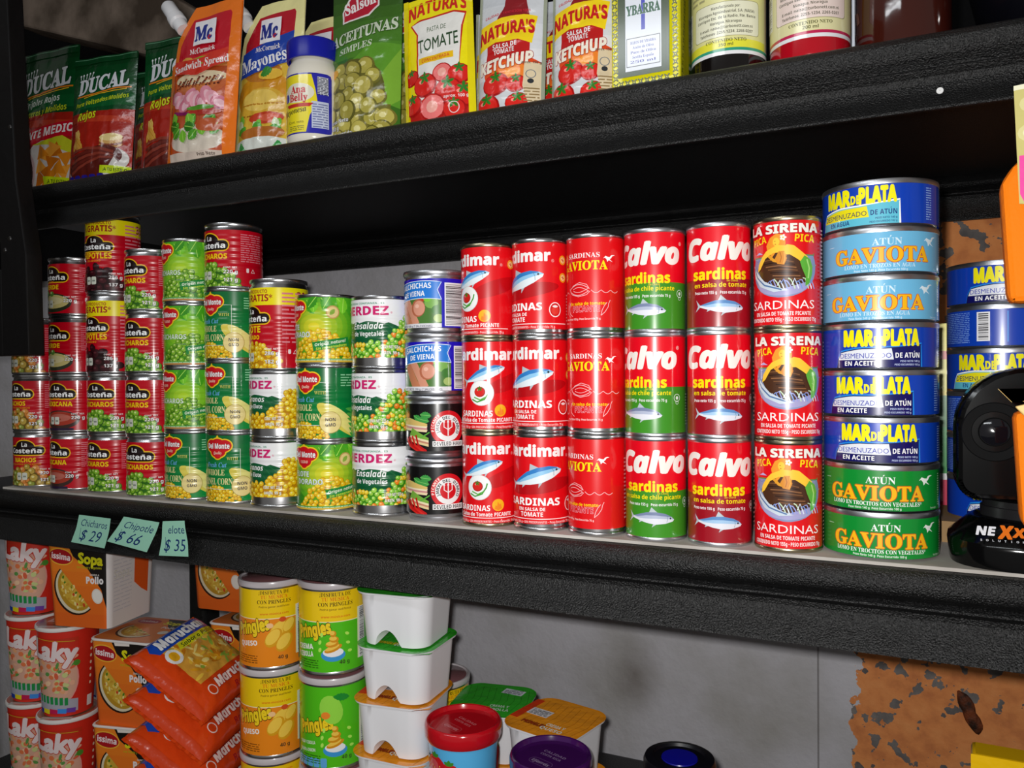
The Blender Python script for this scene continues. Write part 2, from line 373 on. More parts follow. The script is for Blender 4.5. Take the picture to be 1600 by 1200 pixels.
# ------------------------------------------------------------------ the room
Z_MID, Z_UP = ZC - .141, ZC + .246
Z_LOW = ZC - .560
FY, BY, WALL = .654, 1.125, 1.16
def wall_material():
    M = mat('plaster_and_orange_paint', '#8b8b8f', .85, bump=('noise', 90, .35, .004), spec=.2); N = M.node_tree; L = N.links; b = N.nodes['Principled BSDF']
    tc = N.nodes.new('ShaderNodeTexCoord'); sp = N.nodes.new('ShaderNodeSeparateXYZ'); L.new(tc.outputs['Object'], sp.inputs[0])
    def noise(scale, det=5):
        t = N.nodes.new('ShaderNodeTexNoise'); t.inputs['Scale'].default_value = scale; t.inputs['Detail'].default_value = det; L.new(tc.outputs['Object'], t.inputs['Vector']); return t.outputs['Fac']
    def ramp(src, stops):
        r = N.nodes.new('ShaderNodeValToRGB'); L.new(src, r.inputs['Fac']); e = r.color_ramp.elements
        while len(e) < len(stops): e.new(.5)
        for q, (p, c) in zip(e, stops): q.position = p; q.color = (*lin(c), 1)
        return r.outputs['Color']
    def math_(op, a, b_):
        n = N.nodes.new('ShaderNodeMath'); n.operation = op
        for i, v in enumerate((a, b_)):
            if isinstance(v, (int, float)): n.inputs[i].default_value = v
            else: L.new(v, n.inputs[i])
        return n.outputs[0]
    def mixc(f, a, b_):
        n = N.nodes.new('ShaderNodeMix'); n.data_type = 'RGBA'; L.new(f, n.inputs['Factor']); L.new(a, n.inputs['A']); L.new(b_, n.inputs['B']); return n.outputs['Result']
    grey = ramp(noise(7), [(.25, '#aeaba8'), (.55, '#cbc9cf'), (.8, '#d6d4da')])
    orange = ramp(noise(45), [(.3, '#d0804e'), (.5, '#e89458'), (.75, '#f2a264')])
    chips = math_('GREATER_THAN', noise(48, 8), .585); orange2 = mixc(chips, orange, ramp(noise(40), [(.3, '#5c5858'), (.7, '#86807c')]))
    e = math_('ADD', sp.outputs['X'], math_('MULTIPLY', math_('SUBTRACT', noise(16, 6), .5), .16)); 
    f = math_('GREATER_THAN', e, -.056); f2 = math_('GREATER_THAN', sp.outputs['X'], -.0985); f = math_('MULTIPLY', f, f2)
    col = mixc(f, grey, orange2)
    # the trowel seam, and a rusty stain on the grey plaster
    d = math_('ABSOLUTE', math_('SUBTRACT', sp.outputs['X'], -.0985), 0); s = math_('MULTIPLY', math_('LESS_THAN', d, .0012), .6); sc_ = N.nodes.new('ShaderNodeRGB'); sc_.outputs[0].default_value = (*lin('#5a5450'), 1)
    col = mixc(s, col, sc_.outputs[0])
    mp = N.nodes.new('ShaderNodeMapping'); L.new(tc.outputs['Object'], mp.inputs[0]); mp.inputs['Location'].default_value = (.358 / .05, 0, -(ZC - .45) / .07); mp.inputs['Scale'].default_value = (1 / .05, 0, 1 / .07)
    g = N.nodes.new('ShaderNodeTexGradient'); g.gradient_type = 'SPHERICAL'; L.new(mp.outputs[0], g.inputs[0])
    st = math_('MULTIPLY', g.outputs['Fac'], math_('MULTIPLY', noise(20), .9)); br = N.nodes.new('ShaderNodeRGB'); br.outputs[0].default_value = (*lin('#57483c'), 1); col = mixc(st, col, br.outputs[0])
    L.new(col, b.inputs['Base Color']); return M
WM = wall_material()
link('wall_back', box_mesh('wall_back', -3.2, 2.4, WALL, WALL + .12, 0, 2.9, WM), kind='structure')
CONC = noise_mix(mat('bare_concrete', '#77716a', .9, bump=('noise', 60, .5, .006)), '#5e5850', '#8a857c', 6)
link('wall_left', box_mesh('wall_left', -3.32, -3.2, -2.6, WALL + .12, 0, 2.9, CONC), kind='structure')
link('floor', box_mesh('floor', -3.32, 2.4, -2.6, WALL + .12, -.1, 0, CONC), kind='structure')
hole = bmesh.new(); bmesh.ops.create_icosphere(hole, subdivisions=3, radius=1)
for v in hole.verts:
    k = 1 - .28 * math.exp(-(v.co.z / .25) ** 2) + .06 * math.sin(v.co.x * 5 + v.co.z * 4); v.co = Vector((v.co.x * .0105 * k + v.co.z * -.010, v.co.y * .004, v.co.z * .026 * k))
RUST = noise_mix(mat('rusty_plug', '#4a2410', .7, bump=('noise', 200, .8, .003)), '#2c1608', '#7a3a18', 60)
link('wall_plug', bm_mesh('wall_plug', hole, RUST, True, 0), loc=(.0814, WALL - .001, ZC - .4292), label='rusty brown plug of old iron stuck in the orange wall', category='wall plug')

# ------------------------------------------------------------------ black plastic shelving unit
unit = link('shelving_unit', None, None, (0, FY, 0), label='black pebbled plastic shelving unit holding all the groceries', category='shelving')
XL, XR = -1.20, .34
def tray(z, H, rough=True):
    k = H / .065
    lip = [(.004, 0), (0, -.0008), (-.004, -.0035), (-.0065, -.008), (-.0068, -.013), (-.0050, -.018), (-.0008, -.0222), (.0042, -.0245), (.0056, -.0262), (.0030, -.0272), (.0002, -.0284), (-.0008, -.0298), (.0008, -.0315), (.0048, -.034), (.0064, -.039), (.0050, -.045), (.0010, -.0515), (-.0045, -.058), (-.0082, -.063), (-.0085, -.065)]
    lip = [(y, zz * k) for y, zz in lip]
    inner = [(y + .0035, min(zz, -.005)) for y, zz in lip[:3:-1]]
    D = BY - FY
    out = lip + inner + [(.012, -.005)] + [(D - .012, -.005)] + [(D - y, zz) for y, zz in inner[::-1]] + [(D - y, zz) for y, zz in lip[::-1]]
    return extrude_x('shelf_tray', out, XL, XR, BLACK, 1, 28)
for z, H in ((Z_UP, .058), (Z_MID - .003, .063), (Z_LOW, .063), (.12, .063)):
    link('shelf_tray', tray(z, H), unit, (0, 0, z))
for x in (XL + .01, XR - .05):
    for y in (.01, BY - FY - .05):
        link('shelf_post', box_mesh('shelf_post', x, x + .04, y, y + .04, 0, Z_LOW - .07, BLACK, .006), unit) 
        for z0, z1 in ((Z_LOW, Z_MID - .008), (Z_MID, Z_UP - .006), (Z_UP, Z_UP + .42)):
            link('shelf_post', box_mesh('shelf_post', x, x + .04, y, y + .04, z0, z1, BLACK, .006), unit)
liner = noise_mix(mat('grey_card_liner', '#b9b4ae', .8, spec=.2), '#a29c95', '#c4bfb9', 9)
link('shelf_liner', box_mesh("shelf_liner", -1.065, XR - .06, 0, .42, 0, .0026, liner), loc=(0, FY + .0045, Z_MID - .0027), label='thin pale grey card sheet lying under the middle row of cans', category='liner')
DARKSHEET = mat('black_tarpaulin', '#060608', .8, bump=('noise', 14, .6, .02), spec=.15)
link('dark_backing_sheet', box_mesh('dark_backing_sheet', -1.95, XR, 0, .006, 0, .9, DARKSHEET), loc=(0, BY + .008, Z_UP - .03), label='black tarpaulin backing hung behind the pouches of the upper shelf', category='tarpaulin')
WOODM = noise_mix(mat('old_plank', '#6b5d50', .9, bump=('noise', 30, .6, .006), spec=.1), '#4c4138', '#85766a', 9)
beam_pts = [(-1.5175, .7609), (-1.5193, .6787), (-1.141, .5499), (-1.0086, .5033), (-1.0074, .5863), (-1.1544, .681)]
link('wooden_beam', prism('wooden_beam', [(x, z) for x, z in beam_pts], .07, WOODM, .004), loc=(0, .97, ZC), label='rough grey-brown wooden beam slanting above the green pouches', category='beam')
PAINTED = mat('black_painted_plank', '#0b090a', .55, bump=('noise', 30, .4, .004), spec=.3)
plank = link('leaning_plank', None, None, (-.95, .60, ZC + .03), label='black painted plank frame leaning at the end of the shelves', category='plank')
P = lambda pts: [(x + .95, z - .03) for x, z in pts]
link('upright', prism('upright', P([(-1.001, .55), (-.9551, .55), (-.9385, .2378), (-.9212, .148), (-.9189, .0293), (-.968, .0293), (-.9690, .148)]), .02, PAINTED, .0015), plank)
link('cross_piece', prism('cross_piece', P([(-1.12, .176), (-.9705, .170), (-.9710, .23), (-1.12, .24)]), .02, PAINTED, .0015), plank, (0, .001, 0))
link('cross_piece', prism('cross_piece', P([(-1.12, .0293), (-.9690, .0293), (-.9695, .133), (-1.12, .137)]), .02, PAINTED, .0015), plank, (0, .001, 0))
link('back_board', prism('back_board', P([(-1.12, .24), (-.975, .235), (-.998, .55), (-1.12, .55)]), .012, PAINTED, .0015), plank, (0, .004, 0))
for x, z in ((-.948, .30), (-.951, .168), (-.9605, .155)):
    link('screw_head', lathe('screw_head', [(.0002, .0012), (.0022, .001), (.003, 0)], TIN_DARK, 16), plank, (x + .95, 0, z - .03), (pi / 2, 0, 0))

# ------------------------------------------------------------------ cans
def can_parts(R, H, art, y0, y1, M=None, tin=None, style='std', name='tin_can', cat='can', step=5.625):
    """R, H, y0, y1 in mm; label between y0 and y1"""
    tin = tin or TIN; r = R * .001; h = H * .001; q = .001
    if style == 'std':
        body = [(r - .5*q, .003), (r - .5*q, h - .003)]
        bot = [(r - 3*q, .0035), (r - 3*q, .001), (r - 1.2*q, 0), (r + .2*q, .0004), (r + .5*q, .0016), (r + .3*q, .0030), (r - .6*q, .0040)]
        top = [(r - .6*q, h - .0042), (r + .3*q, h - .0032), (r + .5*q, h - .0014), (r + .1*q, h), (r - 1.4*q, h), (r - 2*q, h - .004)]
        lid = [(r - 2*q, h - .004), (r - 5*q, h - .0036), (r - 8*q, h - .0044), (r - 12*q, h - .0036), (.0002, h - .0036)]
    elif style == 'necked':      # narrow dark neck beneath a thick rolled rim
        body = [(r - .5*q, .003), (r - .5*q, h - .0085), (r - 1.9*q, h - .0065), (r - 1.9*q, h - .003)]
        bot = [(r - 3*q, .0035), (r - 3*q, .001), (r - 1.4*q, 0), (r - .2*q, .0004), (r + .3*q, .0016), (r + .1*q, .0028), (r - .6*q, .0038)]
        top = [(r - 2*q, h - .0042), (r - .6*q, h - .0034), (r - .1*q, h - .0018), (r - .5*q, h - .0003), (r - 1.6*q, h), (r - 3*q, h - .004)]
        lid = [(r - 3*q, h - .004), (r - 7*q, h - .0036), (r - 9*q, h - .0044), (r - 13*q, h - .0036), (.0002, h - .0036)]
    elif style == 'ham':         # drawn aluminium can, wide flange, tapered foot
        body = [(r - 3*q, .004), (r - .8*q, .008), (r - .6*q, .010), (r - .6*q, h - .0085), (r - 1.5*q, h - .0065), (r - 1.5*q, h - .003)]
        bot = [(r - 6*q, .0022), (r - 5*q, .0004), (r - 3.6*q, 0), (r - 2.6*q, .0012), (r - 2.6*q, .0045)]
        top = [(r - 1.6*q, h - .0055), (r + .3*q, h - .0048), (r + 1.1*q, h - .0030), (r + 1.1*q, h - .0012), (r + .4*q, h), (r - 1.2*q, h - .0002), (r - 2*q, h - .004)]
        lid = [(r - 2*q, h - .004), (r - 6*q, h - .0032), (r - 10*q, h - .0042), (.0002, h - .0035)]
    else:                        # 'flat': low drawn can, rounded foot
        body = [(r - 4.5*q, .0004), (r - 2.2*q, .0016), (r - 1.0*q, .0036), (r - .5*q, .006), (r - .5*q, h - .003)]
        bot = [(r - 9*q, .0012), (r - 7*q, 0), (r - 5*q, .0001), (r - 4.3*q, .0006)]
        top = [(r - .8*q, h - .0046), (r + .2*q, h - .0038), (r + .5*q, h - .0016), (r + .0*q, h), (r - 1.5*q, h), (r - 2.2*q, h - .0035)]
        lid = [(r - 2.2*q, h - .0035), (r - 6*q, h - .0028), (r - 8*q, h - .0038), (r - 14*q, h - .0028), (.0002, h - .0028)]
    n = 64
    dx = R * radians(step)
    P = [('can_body', lathe('can_body', body, tin, n)), ('bottom_rim', lathe('bottom_rim', bot, tin, n)),
         ('top_rim', lathe('top_rim', top, tin, n)), ('can_lid', lathe('can_lid', lid, tin, n)),
         ('printed_label', art.mesh('printed_label', M or PRINT, cyl_surf(R), ('x', dx), (-pi * R, y0, pi * R, y1)))]
    return (name, cat, P)
PEA = [('#2f6a12', '#7fb52a', '#d4ee8a'), ('#356f14', '#8bc034', '#dcf29a'), ('#2a5f10', '#6fa622', '#c6e67a')]
CORN = [('#c98a08', '#f4c81c', '#fff07a'), ('#b97c06', '#ecba12', '#ffe860'), ('#d09a10', '#f8d630', '#fff6a0')]
VEG = [('#3c8c1c', '#8fd040', '#e0f8a8'), ('#c05a0a', '#f58a22', '#ffc27a'), ('#c99c0c', '#f8d838', '#fff49a'), ('#4a981e', '#a4d84e', '#e8fabc')]
MAROON = [('#23060a', '#3c1018', '#5e2a30'), ('#2a080c', '#46141c', '#6a343a'), ('#1c0508', '#330c14', '#50222a')]
NACHO = [('#6c5410', '#b39432', '#e0cc7a'), ('#5d6a16', '#8f9a3a', '#cfd688'), ('#a85a18', '#dc8a3a', '#f4c084'), ('#7a6018', '#c0a244', '#eadc94')]
def wrap_bg(R, H, c): a = Art(); n = 2 * pi * R / 2; a.rect(-n, 0, n, H, c); return a
def lc_logo(a, x, y):
    for g, c in ((2.2, '#f7c412'), (.9, '#1c0a0c')):
        a.rrect(x - 24 - g, y - 4.6 - g, x + 24 + g, y + 4.6 + g, 4.5 + g, c); a.ell(x, y + 4.6, 12.5 + g, 7.8 + g, c, 24)
        a.rrect(x - 21 - g, y - 4.0, x + 21 + g, y + 4.4, 4, c)
    a.text('La', x + .5, y + 5.2, 5.4, '#ffffff', 'B', off=.012); a.text('Costeña', x, y - 3.2, 6.0, '#ffffff', 'B', w=43, off=.014)
def lc(kind, H=74, R=32.0):
    band = H > 90; a = wrap_bg(R, H, '#c4001c'); top = 65.5
    if band:
        top = 90; a.rect(-200, 71, 200, 91.5, '#f4e40a'); a.text('MÁS PRODUCTO', 4, 84, 3.8, '#a81420', 'B', w=37); a.text('GRATIS*', 9, 75.2, 7.4, '#a81420', 'B', w=38, off=.012)
        a.text('30', -25, 75.2, 11, '#8c1a20', 'B', w=17); a.text('%', -13.4, 75.2, 5.2, '#a81420', 'B'); a.text('30%', 66, 76, 10, '#8c1a20', 'B', w=22)
    ly = 56.5 if band else 48.2; lc_logo(a, 0, ly)
    nm = {'peas': 'CHÍCHAROS', 'chip': 'CHIPOTLES', 'corn': 'ELOTE', 'verde': 'VERDE', 'mex': 'MEXICANA', 'nacho': 'NACHOS'}[kind].replace('Í', 'I')
    ny = 42 if band else 33.2
    if kind == 'corn': a.text(nm, 0, 41.5, 7, '#fbd40c', 'B', w=28, off=.02, ol='#7a0c10', ow=.02); a.text('DORADO', 0, 34, 4.4, '#fbd40c', 'B', w=25, off=.02)
    else:
        w = {'peas': 47, 'chip': 46, 'verde': 26, 'mex': 42, 'nacho': 30}[kind]
        a.text(nm, 0, ny, 5.6 if not band else 7, '#fbd40c', 'B', w=w, off=.02)
        if kind in ('verde', 'mex'): a.text('SALSA', 0, ny + 8, 2.6, '#ff9a30', 'B')
        if kind in ('chip', 'nacho'): a.text('EN ADOBO' if kind == 'chip' else 'DE JALAPEÑOS EN ESCABECHE', 0, ny - 4, 2.3, '#f59a20', 'B', w=20 if kind == 'chip' else 42)
    # the heap or the bowl at the foot
    if kind in ('peas', 'corn', 'chip', 'nacho'):
        cols, r = {'peas': (PEA, 3.7), 'corn': (CORN, 2.9), 'chip': (MAROON, 6), 'nacho': (NACHO, 4.6)}[kind]; ht = 27 if not band else 31
        ins = lambda x, y: y < ht - ((x - 2) / 34) ** 2 * 16 - (0 if x < 18 else (x - 18) * .2)
        base = [(-36 + 72 * i / 16, 2) for i in range(17)] + [(36 - 72 * i / 16, max(2, ht - 3 - ((34 - 72 * i / 16) / 34) ** 2 * 16)) for i in range(17)]
        a.poly(base, cols[0][0]); a.balls(ins, 62 if r < 5 else 34, r, cols, 5, (-36, 1, 37, ht + 1), 1 if kind != 'chip' else .7, 9)
    else:
        inner = '#cdbf7a' if kind == 'verde' else '#a83420'
        a.ell(4, 16, 25, 12, '#2c3420' if kind == 'verde' else '#3c2620', 26); a.ell(4, 17.5, 22, 8.8, inner, 24)
        a.ell(4, 18.5, 15, 5, mixh(inner, '#ffffff', .25), 18); a.ell(-1, 16.6, 8, 2.2, mixh(inner, '#402010', .2), 12)
        if kind == 'verde':
            for x, y, r in ((-20, 26, 6), (-9, 28, 5), (2, 27.5, 4), (-20, 9, 6), (-16, 3, 5.5)): a.ell(x, y, r, r * .85, '#5c8a34', 14); a.ell(x - 1, y + 1.4, r * .45, r * .35, '#b8d890', 8)
        else: a.rect(-22, 0, 22, 5.5, '#2b1838'); a.ell(-24, 20, 6, 5, '#7d8a80')
    for i in range(2): a.rrect(-10.5 + i * 8.2, 10, -3.6 + i * 8.2, 19.5, 1.5, '#d9dccf'); a.rect(-9.2 + i * 8.2, 13.5, -5 + i * 8.2, 15.5, '#8b9288')
    g = {'peas': ('220 g', '121 g'), 'chip': ('286 g', '137 g'), 'corn': ('286 g', '182 g'), 'verde': ('220 g', ''), 'mex': ('220 g', ''), 'nacho': ('220 g', '121 g')}[kind]
    a.text('CONT. NET.', 27, 22.4, 1.9, '#ffffff', 'B', w=15); a.text(g[0], 27, 16.6, 4, '#ffffff', 'B', w=15, ol='#3a2020', ow=.05)
    if g[1]: a.text(g[1], 27, 7.6, 4, '#ffffff', 'B', w=15, ol='#3a2020', ow=.05)
    a.fine(38, 30, 64, top - 3, 13, '#e0808c', 4); a.text('△', 52, 18, 4, '#f6dfe0', 'N'); a.rrect(44, 18, 47, 23, 1, '#f6dfe0')
    a.barcode(-72, 10, -52, 44)
    return can_parts(R, H, a, 2.6, top, RIBBED, TIN_DARK if 0 else TIN, 'necked')
def dm_logo(a, x, y, s=1.0, sub='Quality'):
    for g, c in ((1.5, '#f8d020'), (0, '#d01420')):
        for dx, dy, rx, ry in ((-9, 3, 8.5, 7), (9, 3, 8.5, 7), (0, 6, 8, 5.5), (0, 0, 15.5, 6.2), (0, -5, 10, 6.5), (0, -8.5, 5, 4.5)): a.ell(x + dx * s, y + dy * s, (rx + g) * s, (ry + g) * s, c, 20, dh=.006)
    a.text('Del Monte', x, y - .6 * s, 6.2 * s, '#ffffff', 'B', w=30 * s, off=.016, ol='#30060a', ow=.03); a.text(sub, x, y - 7.4 * s, 3.2 * s, '#ffe8d0', 'SI', w=11 * s)
    a.poly([(x - 2.5 * s, y + 12 * s), (x, y + 16 * s), (x + 2.5 * s, y + 12 * s)], '#f8d020')
def dm(kind, R=32.5):
    H = 80.5 if kind == 'wkc' else 74
    if kind == 'wkc':
        a = wrap_bg(R, H, '#08803c'); a.grad(-30, 0, 110, 80.5, '#0a9040', '#066c34', 6)
        a.ell(44, 22, 30, 9, '#e4d458', 24, -35); a.ell(50, 20, 30, 7, '#f2e88a', 24, -40)
        for i in range(6): a.leaf(50 + i, 34 - i * 5, 30, 6, -8 - i * 6, '#4fb045')
        a.balls(lambda x, y: y < 19 - (x / 26) ** 2 * 9, 70, 2.4, CORN, 8, (-30, 1, 30, 19), 1, 8)
        a.line([(20, 62), (31, 62), (31, 17), (-40, 17)], .55, '#eef4ea')
        a.text('WITH', 22.5, 49.5, 3.3, '#d8cf6a', 'S', w=12); a.text('Fresh Cut', 3, 41.5, 5.2, '#6db6f0', 'SI', w=27, ol='#e8f4ff', ow=.012)
        a.text('WHOLE', 2, 32.4, 6.4, '#f3e7a2', 'S', w=24, off=.004); a.text('KERNEL CORN', 1, 22, 7.2, '#f3e7a2', 'S', w=43, off=.004)
        a.ell(33, 20, 11.6, 11.6, '#b8a24c', 26); a.ell(33, 20, 11, 11, '#f1dd94', 26); a.text('NON', 33, 21.2, 3.6, '#3c3a50', 'B', w=10.5); a.text('GMO', 33, 15.6, 3.6, '#3c3a50', 'B', w=10.5)
        dm_logo(a, 6, 63, .92); a.fine(44, 58, 60, 72, 5, '#8fd0a0', 3)
        return can_parts(R, H, a, 2.6, 77.5, RIBBED, TIN)
    a = wrap_bg(R, H, '#46a81e'); a.grad(-50, 0, 90, 74, '#358c18', '#4cb022', 6); a.glow(22, 40, 44, 30, '#46a81e', '#b8e030' if kind == 'pea' else '#ece030', 7)
    for i, (x, y, r) in enumerate(((14, 68, -60), (22, 71, -90), (30, 70, -50), (38, 68, -80), (46, 70, -40), (26, 72, -130), (40, 72, -120), (54, 70, -95))): a.leaf(x, y, 17, 9, r, ('#4aa818', '#7cd02c', '#38941a')[i % 3], '#b4ec60')
    cols, r = (PEA, 3.5) if kind == 'pea' else (CORN, 3.0)
    a.balls(lambda x, y: y < 36 - ((x - 28) / 34) ** 2 * 26, 75, r, cols, 9, (-8, 3, 62, 38), 1, 9)
    if kind == 'pea': a.text('CHÍCHAROS'.replace('Í', 'I'), 2, 32, 5.6, '#e9f6e2', 'B', w=40, ol='#3f8a60', ow=.03)
    else: a.text('ELOTE', 3, 37, 5.6, '#e8f2ee', 'B', w=20, al='r', ol='#5f8a80', ow=.03, off=.01); a.text('DORADO', 18, 29, 5.6, '#e8f2ee', 'B', w=31, al='r', ol='#5f8a80', ow=.03, off=.01)
    a.rect(21, 17, 60, 26.5, '#1f8c3c', 9); a.text('Origen natural', 40, 21.6, 3.2, '#f4ffe8', 'BI', w=33, rot=9); a.text('Sin conservadores', 41, 17.6, 2.6, '#d8f040', 'BI', w=33, rot=9)
    if kind == 'corn': a.ell(42, 55, 7, 7, '#c89a5a'); a.ell(42, 55, 5.8, 5.8, '#e8cf8a'); a.leaf(39, 52, 8, 4, 50, '#8ab040')
    a.rect(-105, 4.4, 105, 6.4, '#58a850'); a.fine(-40, 4.6, 90, 6.2, 1, '#d8f0d0', 3); a.rect(-105, 2, 105, 4.4, '#c98a4a' if kind == 'pea' else '#dcb840')
    dm_logo(a, -3, 58, .92, 'CALIDAD')
    return can_parts(R, H, a, 2.6, 71, RIBBED, TIN)
def herdez(kind, R=32.6, H=74.5):
    a = wrap_bg(R, H, '#f2f2f4')
    hill = lambda x: 51.5 - (x - 4) ** 2 / 60 + (3 if False else 0)
    a.poly([(-48, 11.5)] + [(x, 48.5 - ((x - 3) / 34) ** 2 * 7 + (2.5 if abs(x - 3) > 22 else 0)) for x in range(-48, 60, 4)] + [(60, 11.5)], '#0d5c34')
    a.poly([(-12, 52.5), (-4, 46.5), (2, 48), (12, 49.5), (12, 54), (-12, 54)], '#f2f2f4')
    for i in range(5): a.line([(-10 + i * 9, 46), (-2 + i * 9, 40), (4 + i * 9, 32)], .5, '#2a7c48')
    if kind == 'veg': a.text('Ensalada', 5, 40.6, 6.2, '#ffffff', 'BI', w=35, off=.008); a.text('de Vegetales', 6, 33.5, 4.6, '#ffffff', 'B', w=35)
    else: a.text('Granos', 6, 40.6, 5.8, '#ffffff', 'BI', w=27, off=.008); a.text('de Elote', 6, 33.5, 4.4, '#ffffff', 'B', w=22)
    cols, r = (VEG, 2.9) if kind == 'veg' else (CORN, 3.3)
    edge = lambda x: 27 - (2 if x < 10 else 0) + (0 if x < 23 else min((x - 23) * 1.15, 26))
    a.poly([(-48, 11)] + [(x, edge(x) - 2.5) for x in range(-48, 66, 4)] + [(64, 11)], cols[0][0])
    a.balls(lambda x, y: y < edge(x), 190 if kind == 'veg' else 150, r, cols, 4, (-46, 11, 64, 54), .9, 8)
    a.text('CON TODA CONFIANZA... ES', 0, 65.5, 1.9, '#3c8c6c', 'B', w=48); a.text('HERDEZ', 0, 54.8, 8.6, '#d0186c', 'B', w=56, off=.018)
    a.text('CONT. NET. 225 g', 30, 21, 3, '#ffffff', 'B', w=20, ol='#8a7a20', ow=.05); a.text('DREN. 99 g', 30, 15, 3, '#ffffff', 'B', w=18, ol='#8a7a20', ow=.05)
    a.text('®', 31, 56, 2, '#d0186c', 'N'); a.barcode(-84, 14, -60, 40)
    return can_parts(R, H, a, 11.6, 70.5, RIBBED, TIN, 'necked')
def salchichas(R=32.2, H=61.2):
    a = wrap_bg(R, H, '#1a10b8'); a.rect(-42, 9, 18, 33, '#4c7a34')
    for i, (x, y, r_, c) in enumerate(((8, 29, 7, '#7ab050'), (14, 22, 6, '#3c7a2c'), (15, 14, 5, '#a8c070'), (-2, 34, 5, '#b83a20'), (4, 33, 4, '#7cc83c'))): a.ell(x, y, r_, r_ * .8, c, 12)
    a.line([(-30, 30), (-20, 12), (-14, 6)], 9, '#c8805c'); a.line([(-22, 33), (-12, 16), (-8, 8)], 8, '#d8957a'); a.ell(-6, 24, 8, 8.5, '#b86a4c', 18); a.ell(-5, 24, 6.6, 7.2, '#dc9a82', 18); a.ell(-7, 26, 2.4, 2, '#f0bca8', 10)
    a.rect(-42, 4, 18, 9, '#e4e4ea'); a.text('CONT. NETO 100 g (7 SALCHICHAS)', -14, 5.6, 1.9, '#404460', 'B', w=46)
    f = lambda x, y: (x, y - ((x + 12) / 30) ** 2 * 2.6 + (x + 12) * .06)
    P = [(-38 + 4 * i, 50) for i in range(15)]; Q = [(18 - 4 * i, 33) for i in range(15)]
    a.poly([f(x, y) for x, y in P] + [f(14, 42)] + [f(x, y) for x, y in Q], '#1c7ad8'); a.line([f(x, y) for x, y in P] + [f(14, 42), f(18, 33)], .6, '#e4f0ff')
    a.line([f(x, y) for x, y in Q], .6, '#e4f0ff')
    a.text('SALCHICHAS', -12, 43, 5.2, '#ffffff', 'B', w=40, fn=f); a.text('DE VIENA', -12, 35.4, 5, '#ffffff', 'B', w=27, fn=f)
    a.rect(18, 3, 52, 53, '#1a10b8'); a.barcode(21, 6.5, 41, 48.5, True, 5); a.rect(52, 3, 80, 53, '#1a10b8')
    a.fine(56, 10, 90, 46, 12, '#c0c8ff', 4)
    return can_parts(R, H, a, 5, 52.5, PRINT, ALU, 'ham')
def ham(R=32.2, H=61.2):
    a = wrap_bg(R, H, '#0b0a0c')
    a.ell(-36, 42, 6, 5, '#8a3a20'); a.ell(-36, 42, 4, 3, '#d88a50')
    for x, y, r_ in ((-25, 42, 6), (-20, 45, 6), (-14, 42, 6), (-22, 39, 6), (-12, 46, 4.5)): a.leaf(x - 4, y - 3, 12, 6, 30 + x * 3, '#3c9a44', '#8ad070')
    for dy, c in ((0, '#f0dcb0'), (2.2, '#d09090'), (4.0, '#f3e6c4'), (5.6, '#e0c070')): a.poly([(-44, 28 + dy), (-9, 26 + dy), (-8, 28.4 + dy), (-30, 34 + dy), (-44, 33 + dy)], c)
    for dy, c in ((0, '#e8d09a'), (2.2, '#c88a70'), (4.0, '#efe0b8'), (6, '#7ab040')): a.poly([(-30, 17 + dy), (-7, 12 + dy), (-7, 14.4 + dy), (-26, 24 + dy)], c)
    for i in range(4): a.line([(-36 + i * 5, 20 + i * 1.0), (-30 + i * 4, 13), (-20 + i * 3.4, 9 - i * .3), (-12 + i, 8.5)], 3.2 - i * .4, '#c81418' if i % 2 else '#e02a20')
    a.line([(-16, 20), (-9, 24), (-6, 26)], 1.2, '#5cb03c')
    a.ell(12, 30, 17, 17, '#d41420', 36); a.ell(12, 30, 12.8, 12.8, '#f2f2f2', 32); a.ell(12, 30, 8, 8, '#d41420', 24)
    w = .9; a.rect(11.5, 22.5, 12.5, 38, '#f6f6f6'); a.line([(8, 36), (8, 31), (12, 28.5), (16, 31), (16, 36)], w, '#f6f6f6')
    for x in (8, 12, 16): a.poly([(x - 1.2, 35.5), (x, 38.2), (x + 1.2, 35.5)], '#f6f6f6')
    def arc(t, r, a0, a1, h, c):
        n = len(t)
        for i, q in enumerate(t):
            if q == ' ': continue
            an = radians(a0 + (a1 - a0) * i / (n - 1)); a.text(q, 12 + r * cos(an), 30 + r * sin(an), h, c, 'B', rot=math.degrees(an) - 90)
    arc('JAMON DEL DIABLO', 8.9, 205, -25, 3.0, '#18181a'); arc('PICANTE', 13.6, 190, 128, 2.6, '#fff0e8')
    a.rect(-3, 12.2, 27, 17.4, '#f2f2f2'); a.text('DEVILED HAM', 12, 13.0, 3.7, '#1c1c1e', 'B', w=28)
    a.fine(46, 10, 78, 46, 12, '#c0c0c0', 4)
    return can_parts(R, H, a, 7.5, 53.5, PRINT, ALU, 'ham')
RS = 26.25
def badge(a, x, y):
    a.ell(x, y, 4.3, 4.3, '#f6b81c', 20); a.ell(x, y, 3.3, 3.3, '#d82020', 18); a.ell(x, y, 3.0, 3.0, '#f8d890', 18); a.line([(x - 1.8, y + .6), (x + 1.6, y - .6)], .8, '#c03020'); a.line([(x - .4, y + 1.6), (x + .3, y - 1.6)], .7, '#c03020')
